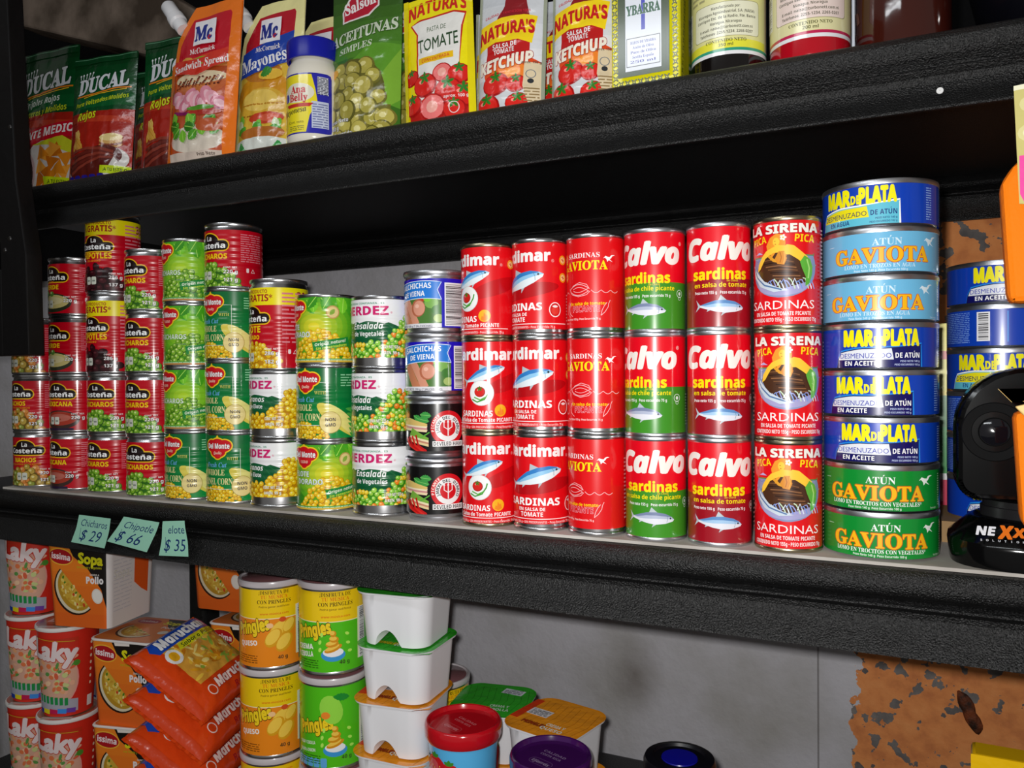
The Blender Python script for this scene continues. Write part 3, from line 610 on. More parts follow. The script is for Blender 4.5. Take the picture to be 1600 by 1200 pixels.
def sardimar(kind):
    a = wrap_bg(RS, 88.5, '#e20d18'); pic = kind == 'pic'
    a.text('Sardimar', 0, 68.2, 9.8, '#f8f4f4', 'B', w=66, off=.035); a.text('®', 35.5, 67, 2.6, '#f0c0c0', 'N')
    for y in (69.5, 53.5): badge(a, 47, y)
    if pic:
        a.ell(30, 47, 28, 7, '#c40a14', 24, 18); a.fish(3, 54, 44, 20); a.ell(1, 37, 12, 12, '#d8d8da', 28); a.ell(1, 37, 11.4, 11.4, '#f6f6f6', 28)
        a.tomato(-.5, 38, 5.4); a.line([(-8, 31), (-3, 28.5), (4, 31), (8, 37), (9, 41)], 1.3, '#3c9a2c'); a.line([(-6, 33), (0, 30.5), (6, 33.5)], 1.2, '#57b03c')
        a.ell(19, 20.5, 5.7, 5.7, '#f6b418', 22)
        a.poly([(15.5, 17), (16.5, 20.5), (18, 19.5), (18.5, 23.8), (20.6, 20.6), (21.4, 22.2), (22.6, 17.4), (19, 15.6)], '#f2881c')
        a.text('SARDINAS', -5, 15, 5.4, '#ffffff', 'B', w=33); a.text('En Salsa de Tomate PICANTE', 3.4, 10, 3.5, '#ffffff', 'B', w=58)
        a.rect(-30, 8.2, 42, 8.8, '#ffffff'); a.text('Peso neto: 155 g • SIN PRESERVANTES • Peso Escurrido: 75 g', 4, 4.2, 2.0, '#f4d0d0', 'B', w=66)
        y0 = 2.8
    else:
        a.ell(8, 41, 34, 6.5, '#b80a14', 26, 8); a.fish(1, 49, 54, 17); a.text('SARDINAS', -1.5, 23.6, 6.6, '#ffffff', 'B', w=53, off=.012)
        a.text('EN SALSA DE', -2, 18.6, 3.0, '#ffffff', 'B', w=26); a.text('TOMATE', -2, 13.4, 4.0, '#ffffff', 'B', w=22)
        a.ell(37.5, 24, 6, 6.8, '#ffffff', 22); a.ell(37.5, 24, 5.2, 6, '#d01818', 22); a.ell(37.5, 23.2, 3.8, 3.6, '#e03a30', 16); a.leaf(34.5, 27, 6, 2, 0, '#f0f0f0')
        a.rect(-32, 11, 50, 11.6, '#ffffff'); a.text('Peso neto: 155 g • SIN PRESERVANTES • Peso Escurrido: 75 g', 4, 7.4, 2.0, '#f4d0d0', 'B', w=66)
        y0 = 6.5
    a.fine(52, 14, 76, 40, 9, '#f0a0a0', 5)
    return can_parts(RS, 88.5, a, y0, 85, PRINT, TIN if not pic else GOLD_TIN)
def bird(a, x, y, s, c='#ffffff'):
    for P in ([(-1, -1), (4, 6), (8, 7), (12, 6.5), (7, 5), (4, 1)], [(-3, -5), (-4, -1), (-7, 2), (-10, 1), (-6, 5), (-2, 3.5), (3, 3), (2, -1), (7, -5), (0, -2)]): a.poly([(x + u * s, y + v * s) for u, v in P], c)
def gav_sard():
    a = wrap_bg(RS, 88.5, '#e00c14')
    a.text('SARDINAS', 1.3, 67.6, 4.2, '#fbeeee', 'S', w=33); a.text('GAVIOTA', 0, 57, 7.6, '#fbe60c', 'S', w=49.5, off=.012); bird(a, 26, 66, .52)
    W = '#f6c4c8'
    a.line([(-27 + i * 1.2, 37 + abs(sin(i * .42)) * -2.4 + 2) for i in range(11)], .5, W); a.line([(10 + i * 1.0, 39 - abs(sin(i * .36)) * 2.6) for i in range(26)], .5, W)
    for s in (1, -1):
        P = [(-12 + 20 * t / 10, 39.5 + s * (3.6 * sin(pi * t / 10) + 1.2)) for t in range(11)]; a.line(P, .55, W); a.line([(x, y - s * 2.6) for x, y in P[2:]], .45, W)
    a.line([(-13, 41), (-10, 36), (-2, 33.5), (6, 35), (9, 38)], .5, W); a.line([(-9, 43), (-1, 46), (6, 44), (8.5, 40)], .5, W)
    a.text('•En salsa de tomate•', 5, 26, 2.7, '#fbd60c', 'B', w=36); a.text('PICANTE', 4.6, 20, 5.2, '#d81a30', 'B', w=26, ol='#f8ccd4', ow=.03)
    a.line([(27, 30), (25.5, 27), (25, 24), (22, 19.5), (18.5, 16.5)], .5, W); a.line([(24, 28), (21.5, 25), (19.5, 21), (18.5, 16.5)], .5, W); a.line([(-12, 28), (-14, 24), (-12.5, 19), (-9, 16.5)], .5, W)
    a.text('Peso Neto 155 g  Peso Escurrido 75 g', 0, 13, 1.7, '#f8d8d8', 'B', w=36)
    a.fine(50, 14, 76, 70, 16, '#f0a0a0', 5)
    return can_parts(RS, 88.5, a, 6.2, 85, PRINT, TIN)
def calvo(kind):
    a = wrap_bg(RS, 88.5, '#e4061e'); g = kind == 'green'; lo = '#3d8f22' if g else '#9c1020'
    a.rect(-90, 0, 90, 42.5, lo)
    a.text('Calvo', 0, 58.6, 17, '#f4efe8', 'BI', w=64, off=.045, res=4, fn=lambda x, y: (x, y - (x * .012) ** 2)); a.text('®', 34, 74, 3, '#f4efe8', 'N')
    a.text('sardinas', -1, 42, 8.6, '#fbe20a', 'B', w=47.5, off=.025, ol='#e4061e' if not g else None, ow=.02)
    a.text('de China', 9, 39.9, 1.6, '#e8c030', 'B')
    a.text('en salsa de tomate' if not g else 'en salsa de chile picante', 0 if not g else -1, 35.6, 3.7, '#fbe20a', 'B', w=47 if not g else 56, off=.01)
    a.text('Peso neto 155 g   Peso escurrido 75 g', 0, 30, 2.4, '#f4f0f0', 'B', w=46)
    a.ring(33, 33, 3.2, .5, '#e8f0e8', 18); a.ell(33, 33, 1.4, 1.6, '#e8f0e8', 8); a.ring(33, 29, 1.4, .4, '#e8f0e8', 12)
    a.fish(-1, 19.5, 40, -2, back='#7a86a8' if g else '#5c8cc4', mid='#b4bcd4' if g else '#a4c8ea', belly='#e2e4ee')
    a.fine(46, 10, 76, 38, 11, '#b8d8b0' if g else '#d89aa0', 5); a.fine(-76, 10, -50, 70, 14, '#f0b0b8', 6)
    return can_parts(RS, 88.5, a, 2.8, 85, PRINT, ALU)
def sirena():
    a = wrap_bg(RS, 88.5, '#e00e18')
    a.ell(0, 48, 28.5, 23.5, '#8494bc', 30); a.ell(0, 36, 22, 10, '#a8a4d0', 24); a.rect(-27, 57, 27, 59, '#5c8a4c')
    a.poly([(-29, 58)] + [(29 * cos(t), 48 + 24 * sin(t)) for t in [pi - .43 - (pi - .86) * i / 12 for i in range(13)]] + [(29, 58)], '#e00e18')
    for i in range(9): a.line([(-26 + i * 6, 56 - (i % 3) * 3), (-22 + i * 6, 54.5 - (i % 3) * 3), (-19 + i * 6, 56 - (i % 3) * 3)], .7, ('#6c88b8', '#b0a4d0', '#86a8a0')[i % 3])
    a.poly([(-24, 60), (-20, 62), (-16, 60)], '#b8aee0')
    a.poly([(-18, 56), (-8, 60), (6, 60), (16, 54), (22, 46), (18, 36), (0, 31), (-16, 38), (-22, 48)], '#4a2c1c')
    for i in range(8): a.line([(-17 + i * 2, 54 - i * 2.4), (-4 + i, 55 - i * 2.7), (9 + i, 52 - i * 2.2)], .8, ('#7a5030', '#2c1810', '#946440')[i % 3])
    # waves and the silver fish
    for i in range(14): x = -14 + i * 2.7; a.line([(x, 34 + (i % 4) * 1.8), (x + 2, 37 + (i % 3)), (x + 4, 34), (x + 5, 31)], .9, ('#dfe8f8', '#7c9ce0', '#9aa0dc', '#c8e0c0')[i % 4])
    a.poly([(-27, 52), (-25, 42), (-18, 34), (-6, 29), (5, 30), (-4, 33), (-14, 38), (-22, 46)], '#ccd8e4'); a.line([(-26, 50), (-22, 42), (-14, 35), (0, 30.6)], 1.2, '#5878a8')
    # the mermaid lying over the rock
    skin, sh_ = '#fcc83c', '#e09a28'
    a.poly([(-11, 60), (-12, 66), (-9, 72), (-4, 75), (1, 74), (3, 69), (3, 63), (0, 60), (-3, 62), (-6, 58), (-9, 54), (-8, 59)], '#f0982c')
    a.poly([(4, 66), (9, 65), (15, 60), (20, 56), (17, 50), (12, 54), (6, 58), (0, 58), (-1, 62)], skin)
    a.poly([(-12, 62), (-3, 66), (4, 65), (2, 60), (-6, 60), (-13, 56), (-18, 48), (-21, 46), (-20, 52), (-16, 58)], skin); a.line([(-10, 58), (-6, 54), (-1, 52), (3, 58)], 2.2, sh_)
    a.ell(-4, 68.5, 2.6, 3.4, skin, 14); a.line([(-5.4, 69), (-4.4, 69)], .4, '#6c3c14'); a.line([(-5, 66.6), (-4, 66.5)], .5, '#b83a20')
    for q in range(5): a.ell(1.2 + 1.5 * cos(q * 1.257), 71.6 + 1.5 * sin(q * 1.257), 1.1, .9, '#f4f0e4', 8, q * 72)
    a.ell(1.2, 71.6, .7, .7, '#e8c030', 8); a.poly([(-2, 61), (2, 61), (4, 55), (2, 50), (-3, 51), (-5, 55)], '#d88a24'); a.line([(-1, 60), (0, 56), (-1, 52)], .6, '#a85c10'); a.line([(2, 60), (2.5, 55), (1.5, 51)], .6, '#f0b048')
    a.poly([(17, 57), (22, 54), (24, 48), (23.5, 42), (21, 35), (17.6, 33), (18, 40), (15, 47), (13.5, 52)], '#5cae3c'); a.line([(19, 54), (21, 47), (20, 39)], 1.2, '#a4dc78')
    a.text('LA SIRENA', 0, 75.4, 6.6, '#f4eee4', 'B', w=58, off=.03, ol='#a00a14', ow=.03)
    a.text('PICA', -18.5, 67.6, 5.6, '#f6d410', 'B', w=14, rot=8, off=.01); a.text('PICA', 17.5, 67.6, 5.8, '#f6d410', 'B', w=16, rot=-4, off=.01)
    a.text('SARDINAS', -.5, 15.4, 6.6, '#fbf0f0', 'N', w=52, off=.006); a.text('EN SALSA DE TOMATE PICANTE', 0, 10.3, 3.0, '#fbf0f0', 'B', w=44); a.text('CONTENIDO NETO 155g • PESO ESCURRIDO 75g', 0, 5.6, 3.0, '#fbf0f0', 'B', w=54)
    a.fine(34, 8, 38, 80, 24, '#f0b0b0', 5); a.fine(-70, 10, -44, 70, 16, '#f0a0a0', 5)
    return can_parts(RS, 88.5, a, 3.2, 85, PRINT, GOLD_TIN)
RT, HT = 42.15, 35.8
def mardeplata(kind):
    a = wrap_bg(RT, HT, '#0c3fb4')
    curve = lambda x, d=0: 17.2 + d - (2.6 * ((x - 2) / 26) ** 2 if x < -8 else -2.4 * max(0, (x - 8) / 26) ** 1.4 + (.5 if x < 8 else .3)) - (0 if x > -26 else (x + 26) ** 2 * .5)
    xs = [-32 + i * 2.9 for i in range(24)]; hi = '#1f8ae6' if kind == 'oil' else '#ffffff'; lo = '#0e0e5c' if kind == 'oil' else '#5fc0d8'
    a.poly([(-32, 0)] + [(x, curve(x, 1.1)) for x in xs] + [(35.4, 0)], hi)
    a.poly([(-30.8, 0)] + [(x, curve(x)) for x in xs if x > -31] + [(34, 18.4), (34, 0)], lo)
    wv = '#e4e8f0' if kind == 'oil' else '#f0e418'
    a.poly([(-28.4, 8)] + [(x, min(curve(x, -.7), 18)) for x in xs if -28 < x < 13] + [(13, 8)], wv)
    a.text('MAR', -12.3, 18.8, 11.2, '#f8ee08', 'B', w=22, al='c', off=.06, res=2); a.text('DE', 3.0, 18.8, 6.4, '#f8ee08', 'B', w=7, off=.03); a.text('PLATA', 19, 18.8, 11.2, '#f8ee08', 'B', w=26, off=.06)
    a.text('DESMENUZADO', -7.6, 9.2, 3.7, '#3038b0' if kind == 'oil' else '#262c60', 'N', w=38, off=.008)
    a.text('DE ATÚN', 23.3, 9.2, 3.8, '#ffffff' if kind == 'oil' else '#183c7c', 'B', w=18.4); a.text('EN ACEITE' if kind == 'oil' else 'EN AGUA', -10.5, 3.6, 3.4, '#ffffff' if kind == 'oil' else '#183c7c', 'B', w=24 if kind == 'oil' else 18)
    a.text('PESO NETO 140 g', 25, 6, 1.4, '#c0ccf0' if kind == 'oil' else '#205080', 'B', w=15); a.text('PESO ESCURRIDO 102 g', 23, 3.4, 1.4, '#c0ccf0' if kind == 'oil' else '#205080', 'B', w=19)
    a.fine(56, 5, 62, 30, 14, '#8fb0ec', 4); a.rect(-66, 5, -65, 30, '#1f8ae6')
    # the far side: barcode and ingredients
    a.barcode(-88, 6, -78, 30, True); a.fine(-128, 5, -94, 31, 17, '#7aa0e8', 9); a.fine(74, 5, 110, 31, 17, '#7aa0e8', 8)
    a.ring(117, 12, 2, .4, '#9ab8f0'); a.ring(117, 18, 2, .4, '#9ab8f0')
    return can_parts(RT, HT, a, 2.2, 32.4, PRINT, ALU, 'flat', step=5)
def gav_tuna(kind):
    g = kind == 'veg'; bg = '#0c8a30' if g else '#6cb8e0'; a = wrap_bg(RT, HT, bg)
    a.text('ATÚN', 3.5, 22.2, 5.0, '#f4f8f4' if g else '#d4ecf8', 'S', w=21)
    a.text('GAVIOTA', 0, 9.6, 10.6, '#f8b818', 'S', w=72, off=.02, ol='#c83414', ow=.03, res=3); bird(a, 38, 24, .62, '#f4fbf4' if g else '#e4f4fc')
    a.text('LOMO EN TROCITOS CON VEGETALES*' if g else 'LOMO EN TROZOS EN AGUA', 0 if g else -2, 5.4, 3.0, '#f4f8f4' if g else '#d4ecf8', 'S', w=68 if g else 52)
    a.text('Peso Neto 140 g  Peso Escurrido 100 g', -1, 2.7, 1.7, '#e4f0e4' if g else '#d4ecf8', 'B', w=38); a.text('*Suma de vegetales', 47, 3, 1.4, '#e4f0e4' if g else '#d4ecf8', 'N', w=8)
    a.fine(54, 5, 57, 30, 14, '#b8e0c0' if g else '#c4e4f4', 4); a.rect(-44, 24, -38, 24.4, '#b8e0c0' if g else '#c4e4f4')
    return can_parts(RT, HT, a, 1.8 if g else 2.2, 32.2, PRINT, ALU, 'flat', step=5)
for k in ('peas', 'chip', 'corn', 'verde', 'mex', 'nacho'): KIT['lc_' + k] = lc(k, 100 if k in ('chip', 'corn') else 74)
for k in ('wkc', 'pea', 'corn'): KIT['dm_' + k] = dm(k)
for k in ('veg', 'corn'): KIT['hz_' + k] = herdez(k)
KIT['vienna'] = salchichas(); KIT['ham'] = ham(); KIT['sm_pic'] = sardimar('pic'); KIT['sm_tom'] = sardimar('tom'); KIT['gv_sard'] = gav_sard()
KIT['cv_green'] = calvo('green'); KIT['cv_red'] = calvo('red'); KIT['sirena'] = sirena(); KIT['mp_oil'] = mardeplata('oil'); KIT['mp_water'] = mardeplata('water')
KIT['gv_blue'] = gav_tuna('blue'); KIT['gv_green'] = gav_tuna('veg')

# ------------------------------------------------------------------ pouches
def pouch_surf(W, H, T, side=1, seed=1, top_in=.06):
    ph = seed * 1.7
    def d(x, y):
        u = np.clip(np.abs(2 * x / W), 0, 1); v = np.clip(y / H, 0, 1)
        gx = (1 - u ** 2.4) ** .8; gy = np.clip((1 - v) / .62, 0, 1) ** .9 * np.clip((v + .05) / .13, 0, 1) ** .5
        wr = .10 * np.sin(x * .23 + y * .16 + ph) * np.sin(y * .11 - x * .07 + ph) + .06 * np.sin(y * .31 + x * .13 + ph * 2)
        return T * gx * gy * (1 + wr) + .35 + .9 * np.sin(x * .12 + ph) * side * np.clip((v - .7) / .3, 0, 1)
    def f(x, y):
        X = -x if side < 0 else x; e = .5; D = d(X, y)
        gx = (d(X + e, y) - d(X - e, y)) / (2 * e); gy = (d(X, y + e) - d(X, y - e)) / (2 * e)
        n = np.stack([-gx, -side * np.ones_like(x), -gy], 1)
        return np.stack([X, -side * D, y], 1) * .001, n
    return f
def pouch(art, W, H, T, back='#c8c8cc', seed=1, name='food_pouch', cat='pouch', extra=()):
    bd = (-W / 2, 0, W / 2, H)
    front = art.mesh('printed_front', FILM, pouch_surf(W, H, T, 1, seed), ('xy', W / 14, H / 18), bd)
    b = Art(); b.rect(-W / 2, 0, W / 2, H, back); bk = b.mesh('back_panel', FILM, pouch_surf(W, H, T, -1, seed), ('xy', W / 10, H / 12), bd)
    g = Art(); g.poly([(W / 2 * cos(t), T * .9 * sin(t)) for t in [2 * pi * i / 24 for i in range(24)]], back); gm = g.mesh('bottom_gusset', FILM, lambda x, y: (np.stack([x, y, 0 * x + .6], 1) * .001, np.stack([0 * x, 0 * x, 0 * x - 1], 1)))
    return (name, cat, [('printed_front', front), ('back_panel', bk), ('bottom_gusset', gm)] + list(extra))
def shaped(art, outline, c): art.poly(outline, c)
def tortilla(a, x, y, s, rot=0): a.ell(x, y, 5 * s, 2.2 * s, '#d8a850', 14, rot); a.ell(x, y + .6 * s, 4.4 * s, 1.6 * s, '#f0d898', 12, rot)
def ducal(kind):
    W, H = 112, 172; a = Art(W, H, '#0c4a24'); a.grad(-56, 100, 56, 172, '#0f5c2c', '#083818', 5)
    T = lambda x, y: (x, y + .10 * x)
    a.poly([T(-56, 100), T(56, 88), T(56, -10), T(-56, -10)], '#a82418'); a.poly([T(-56, 96), T(56, 78), T(56, 70), T(-56, 88)], '#c03c24')
    for i, x in enumerate((-40, -36, -31, -26, -21)): a.line([T(x, 140), T(x + (i - 2) * 1.2, 151)], 1.3, '#d8dce0'); a.ell(*T(x + (i - 2) * 1.2, 152), 1.5, 1.5, '#e8ecf0', 8)
    a.text('DUCAL', 2, 124, 20, '#d8dce2', 'S', w=88, rot=5, off=.03, ol='#06200e', ow=.03, sh=.12)
    a.line([(-44, 117), (-10, 119), (30, 124), (50, 124)], 1.8, '#e8821c'); a.line([(-30, 115), (10, 119), (44, 122)], 1.0, '#f4c020')
    if kind == 'tray':
        a.text('Frijoles Rojos', -2, 106, 7.5, '#dfe8e0', 'BI', w=66, rot=4); a.text('Enteros y Molidos', 4, 94, 7, '#c8d820', 'BI', w=78, rot=4)
        a.poly([(-56, 72), (56, 84), (56, 66), (-56, 54)], '#c81028'); a.text('PICANTE MEDIO', 2, 66, 9.5, '#f4ecec', 'BI', w=106, rot=6, off=.01)
        a.ell(14, 22, 48, 40, '#cfc8c4', 30); a.poly([(-10, 58), (40, 66), (56, 58), (56, 44), (20, 56)], '#c8cc28')
        for i in range(16):
            x, y, r = 6 + (i * 37 % 46), 2 + (i * 23 % 50), i * 47; a.poly([(x + 13 * cos(radians(r)), y + 11 * sin(radians(r))), (x + 13 * cos(radians(r + 120)), y + 11 * sin(radians(r + 120))), (x + 11 * cos(radians(r + 235)), y + 11 * sin(radians(r + 235)))], ('#d8821c', '#e89a34', '#c46a14')[i % 3])
        a.ell(-28, 26, 26, 28, '#c8a8a8', 28); a.ell(-28, 26, 22, 24, '#4a2428', 26); a.ell(-27, 24, 18, 19, '#5e2e30', 22)
        for i in range(3): a.leaf(-36 + i * 5, 24, 9, 4, 30 + i * 40, '#8a9a30')
    else:
        a.text('Para Volteados/Molidos', 2, 106, 6, '#c8d820', 'BI', w=92, rot=5); a.text('Rojos', -18, 84, 11, '#d8dc20', 'BI', w=34, rot=5, off=.01, ol='#40280c', ow=.03)
        for i in range(5): a.leaf(-40 + i * 5, 42 + (i % 2) * 3, 26, 9, 60 + i * 18, ('#d8a040', '#e8bc60')[i % 2], '#b87c24')
        for y, c in ((46, '#c89048'), (49, '#8a4428'), (52, '#d8a860'), (56, '#ecd490')): a.ell(28, y, 17, 5, c, 20)
        a.ell(4, 20, 50, 23, '#d8d4d0', 30, 10); a.ell(0, 24, 46, 20, '#5c1e18', 30, 12)
        for i in range(5): a.line([(-40, 12 + i * 7), (-14, 22 + i * 5.4), (12, 30 + i * 3), (34, 30 + i * 1.6)], 3.6, ('#8c3a2c', '#6c261e')[i % 2])
        a.poly([(34, 30), (52, 12), (40, 6), (28, 18)], '#dcd8d4')
    a.rect(14, 8, 56, 18, '#c8e018', -4); a.text('¡A TU ESTILO!', 36, 11, 4, '#204010', 'B', w=34, rot=-4)
    for i in range(5): a.rrect(-48 + i * 14, -1, -36 + i * 14, 9, 3, '#28208c'); a.rect(-45 + i * 14, 3, -39 + i * 14, 5, '#d8d4f0')
    a.rect(-56, 163, 56, 172, '#0a3c1c'); a.line([(-55, 170), (55, 170)], .8, '#5c9070')
    return pouch(a, W, H, 13, '#0c4a24', 2 if kind == 'tray' else 5)
def sandwich_art(a, y0, kind):
    if kind == 'ham':
        a.ell(0, y0 + 12, 42, 16, '#e4d8c8', 30); a.ell(0, y0 + 96, 38, 14, '#c87c3c', 26); a.rect(-38, y0 + 84, 38, y0 + 96, '#b0481c'); a.ell(0, y0 + 84, 39, 8, '#ead6b0', 26)
        for i in range(60): a.ell(-34 + (i * 29 % 68), y0 + 74 + (i * 17 % 11), 1.8, 1.2, ('#7a2c14', '#a04a24', '#5c2010')[i % 3], 7)
        for i in range(9): x = -32 + i * 8; a.ell(x, y0 + 62 - (i % 3) * 5, 11, 8, ('#e08ca0', '#f0a8b8', '#d87890')[i % 3], 14, i * 20); a.ell(x + 1, y0 + 61 - (i % 3) * 5, 7, 4.4, '#f4c0cc', 12, i * 20)
        a.line([(-34, y0 + 44), (0, y0 + 40), (34, y0 + 44)], 3.5, '#8a2060'); a.ell(14, y0 + 42, 22, 4, '#b02818', 16); a.ell(8, y0 + 47, 20, 3, '#5c9a30', 16)
        for i in range(16): a.leaf(-36 + i * 4.6, y0 + 22 + (i * 7 % 9), 16, 11, 40 + i * 61, ('#4c9c24', '#78c034', '#2f7a1a')[i % 3], '#a8dc60')
        a.ell(22, y0 + 26, 18, 8, '#c05a30', 18); a.ell(12, y0 + 104, 22, 5, '#80b820', 18); a.ell(-20, y0 + 103, 12, 7, '#e0a040', 14)
    else:
        a.ell(0, y0 + 60, 46, 26, '#d8941c', 26); a.ell(-4, y0 + 88, 30, 12, '#c07828', 22)
        a.ell(0, y0 + 48, 36, 21, '#e0b038', 26); a.ell(-4, y0 + 54, 28, 13, '#f0cc60', 22)
        for i in range(40): a.ell(-32 + (i * 29 % 64), y0 + 36 + (i * 13 % 26), 1.8, 1.0, ('#a06018', '#c48824')[i % 2], 7)
        a.ell(8, y0 + 32, 26, 7, '#c84020', 20); a.ell(14, y0 + 32, 16, 4.4, '#e06040', 16)
        for i in range(16): a.leaf(-36 + i * 4.4, y0 + 16 + (i * 7 % 8), 15, 9, 30 + i * 57, ('#4ca42c', '#7cc83c', '#d8e8c0')[i % 3])
        a.ell(2, y0 + 14, 34, 8, '#b86c28', 22); a.ell(0, y0 + 2, 46, 8, '#dfe4dc', 26)
        for i in range(14): a.leaf(-42 + i * 6, y0 - 8, 14, 8, 20 + i * 37, ('#3c9c4c', '#9cd8a8', '#58b060')[i % 3])
def mcc(kind):
    W, H = 100, 192; a = Art(); edge, main = ('#f07818', '#c41428') if kind == 'spread' else ('#ece4a0', '#b81428')
    out = [(-50, 0), (50, 0), (50, 188), (44, 192), (-20, 188), (-44, 150), (-50, 120)]
    a.poly(out, edge); a.poly([(-40, 0), (38, 0), (38, 172), (34, 178), (-20, 172), (-38, 142), (-40, 118)], main)
    if kind == 'spread':
        a.poly([(-40, 120), (38, 132), (38, 86), (-40, 86)], '#d83c28'); a.rect(-40, 0, 38, 112, '#c45a34'); a.glow(0, 96, 40, 22, '#c45a34', '#e89a50', 5); sandwich_art(a, 14, 'ham'); a.rect(38, 0, 50, 188, edge); a.rect(-50, 0, -40, 120, edge)
        a.poly([(-40, 106), (0, 100), (38, 114), (38, 132), (0, 120), (-42, 122)], '#d43424'); a.text('Sandwich Spread', 0, 110, 9, '#f4ecec', 'S', w=80, rot=6, off=.01)
        a.rect(-40, 0, 38, 11, '#dccabc'); a.text('Peso Neto', 18, 6, 3.4, '#503c34', 'B')
    else:
        a.rect(-40, 0, 38, 120, '#e0b83c'); sandwich_art(a, 14, 'chicken'); a.rect(38, 0, 50, 188, edge); a.rect(-50, 0, -40, 120, edge); a.poly([(-40, 96), (38, 112), (38, 150), (-40, 128)], '#1840a8')
        a.ell(10, 98, 18, 7, '#f0c040', 18); a.leaf(-4, 98, 18, 12, 20, '#3c8c30')
        a.text('Mayonesa', 2, 110, 15, '#f4f4f8', 'S', w=80, rot=11, off=.012)
    a.rect(-14, 138, 18, 168, '#f0eef4', 3); a.text('Mc', 1, 144, 17, '#20308c', 'S', w=26, off=.04, rot=3); a.text('c', 10, 143, 8, '#c41428', 'S', rot=3, off=.03); a.text('McCormick', 2, 128, 6.2, '#f8f0f0', 'S', w=38, rot=4)
    cap_ = lathe('screw_cap', [(.0002, .032), (.0075, .0318), (.0088, .030), (.0090, .012), (.0100, .0115), (.0104, .009), (.0104, .002), (.0085, 0), (.0085, -.006), (.0080, -.012), (.0002, -.012)], WHITE_PL, 28)
    rotm = Matrix.Translation((-.044, -.003, .172)) @ Matrix.Rotation(radians(-40), 4, 'Y'); cap_.transform(rotm)
    n, c, P = pouch(a, W, H, 14, edge, 3 if kind == 'spread' else 8)
    # trim the back to the same outline
    b = Art(); b.poly([(-x, y) for x, y in out], '#b8b0a0'); P[1] = ('back_panel', b.mesh('back_panel', FILM, pouch_surf(W, H, 14, -1, 3 if kind == 'spread' else 8), ('xy', W / 10, H / 12)))
    return (n, c, P + [('spout_cap', cap_)])
def salson():
    W, H = 88, 172; a = Art(W, H, '#3c6c1c'); a.grad(-44, 90, 44, 172, '#4c8424', '#2c5014', 6); a.poly([(-44, 60), (44, 30), (44, 100), (10, 104)], '#5c9828'); a.poly([(0, 0), (44, 40), (44, 96), (28, 70)], '#7cae34')
    a.ell(-8, 50, 38, 38, '#5c5a1c', 30); a.rect(-44, 0, 36, 34, '#6c6a24')
    OL = [('#6c6820', '#b0a648', '#dcd48c'), ('#787028', '#bcb054', '#e4dc98'), ('#605c1c', '#a09640', '#ccc478')]
    a.balls(lambda x, y: hypot(x + 8, y - 50) < 33 or y < 34, 40, 10.5, OL, 6, (-42, 0, 32, 80), .96, 16, 1.2)
    a.ell(-36, 76, 7, 5, '#e0a020', 12); a.poly([(-30, 146), (-20, 168), (16, 172), (18, 146), (6, 136), (-28, 132)], '#e8e0e0'); a.poly([(-28, 146), (-18, 166), (14, 170), (16, 147), (5, 138), (-26, 134)], '#b81430')
    a.text('Salsón', -6, 146, 13, '#f4ecec', 'S', w=40, rot=12, off=.02); a.text('ACEITUNAS', 0, 112, 12, '#c8d4bc', 'S', w=84, rot=8, sh=.2, off=.02, ol='#28401a', ow=.03); a.text('SIMPLES', -8, 98, 7, '#c8d4bc', 'S', w=42, rot=7, sh=.2, off=.01)
    for i, t in enumerate(('Peso Neto', '140 g', 'P. Escurrida:')): a.text(t, -40, 20 - i * 7, 4, '#e8e8e8', 'B', al='l', ol='#404028', ow=.04)
    return pouch(a, W, H, 14, '#3c6c1c', 4)
def naturas_paste():
    W, H = 80, 138; a = Art(W, H, '#f4e60c'); a.poly([(-32, 110), (-24, 98), (-22, 30), (24, 30), (30, 98), (34, 112), (20, 116), (-20, 114)], '#c82818'); a.poly([(-30, 110), (-22, 98), (-20, 20), (24, 20), (28, 98), (32, 110), (20, 114), (-20, 112)], '#ecebe6')
    a.text("NATURA'S", 0, 114, 14, '#d0281c', 'B', w=68, off=.02, fn=lambda x, y: (x, y + 6 - (x / 34) ** 2 * 5)); a.text('PASTA DE', 0, 98, 5.4, '#3c5c34', 'N', w=22, off=.01); a.text('TOMATE', 2, 78, 13.5, '#2c4c2c', 'N', w=46, off=.012, rot=3)
    a.rect(-20, 64, 20, 71, '#f0c010', 2); a.text('CONCENTRADA', 0, 65.6, 3.6, '#d8501c', 'B', w=32, rot=2)
    a.rect(-34, 0, 34, 26, '#b8201c')
    for x, y, r, c in ((-30, 52, 10, 0), (8, 50, 11, 1), (26, 46, 12, 0), (-12, 40, 14, 0), (14, 30, 15, 0), (30, 24, 14, 0), (-28, 22, 12, 0), (-4, 16, 15, 1), (20, 10, 12, 0)): a.tomato(x, y, r, c)
    a.text('aprox. 100 g', 22, 22, 3, '#f4e8e8', 'B'); a.ring(20, 12, 5, .8, '#f0e0e0'); a.rect(-40, 0, -34, 138, '#e8d80a'); a.rect(34, 0, 40, 138, '#e8d80a'); a.line([(-39, 130), (39, 130)], .8, '#d8c808')
    return pouch(a, W, H, 11, '#e8d80a', 6)
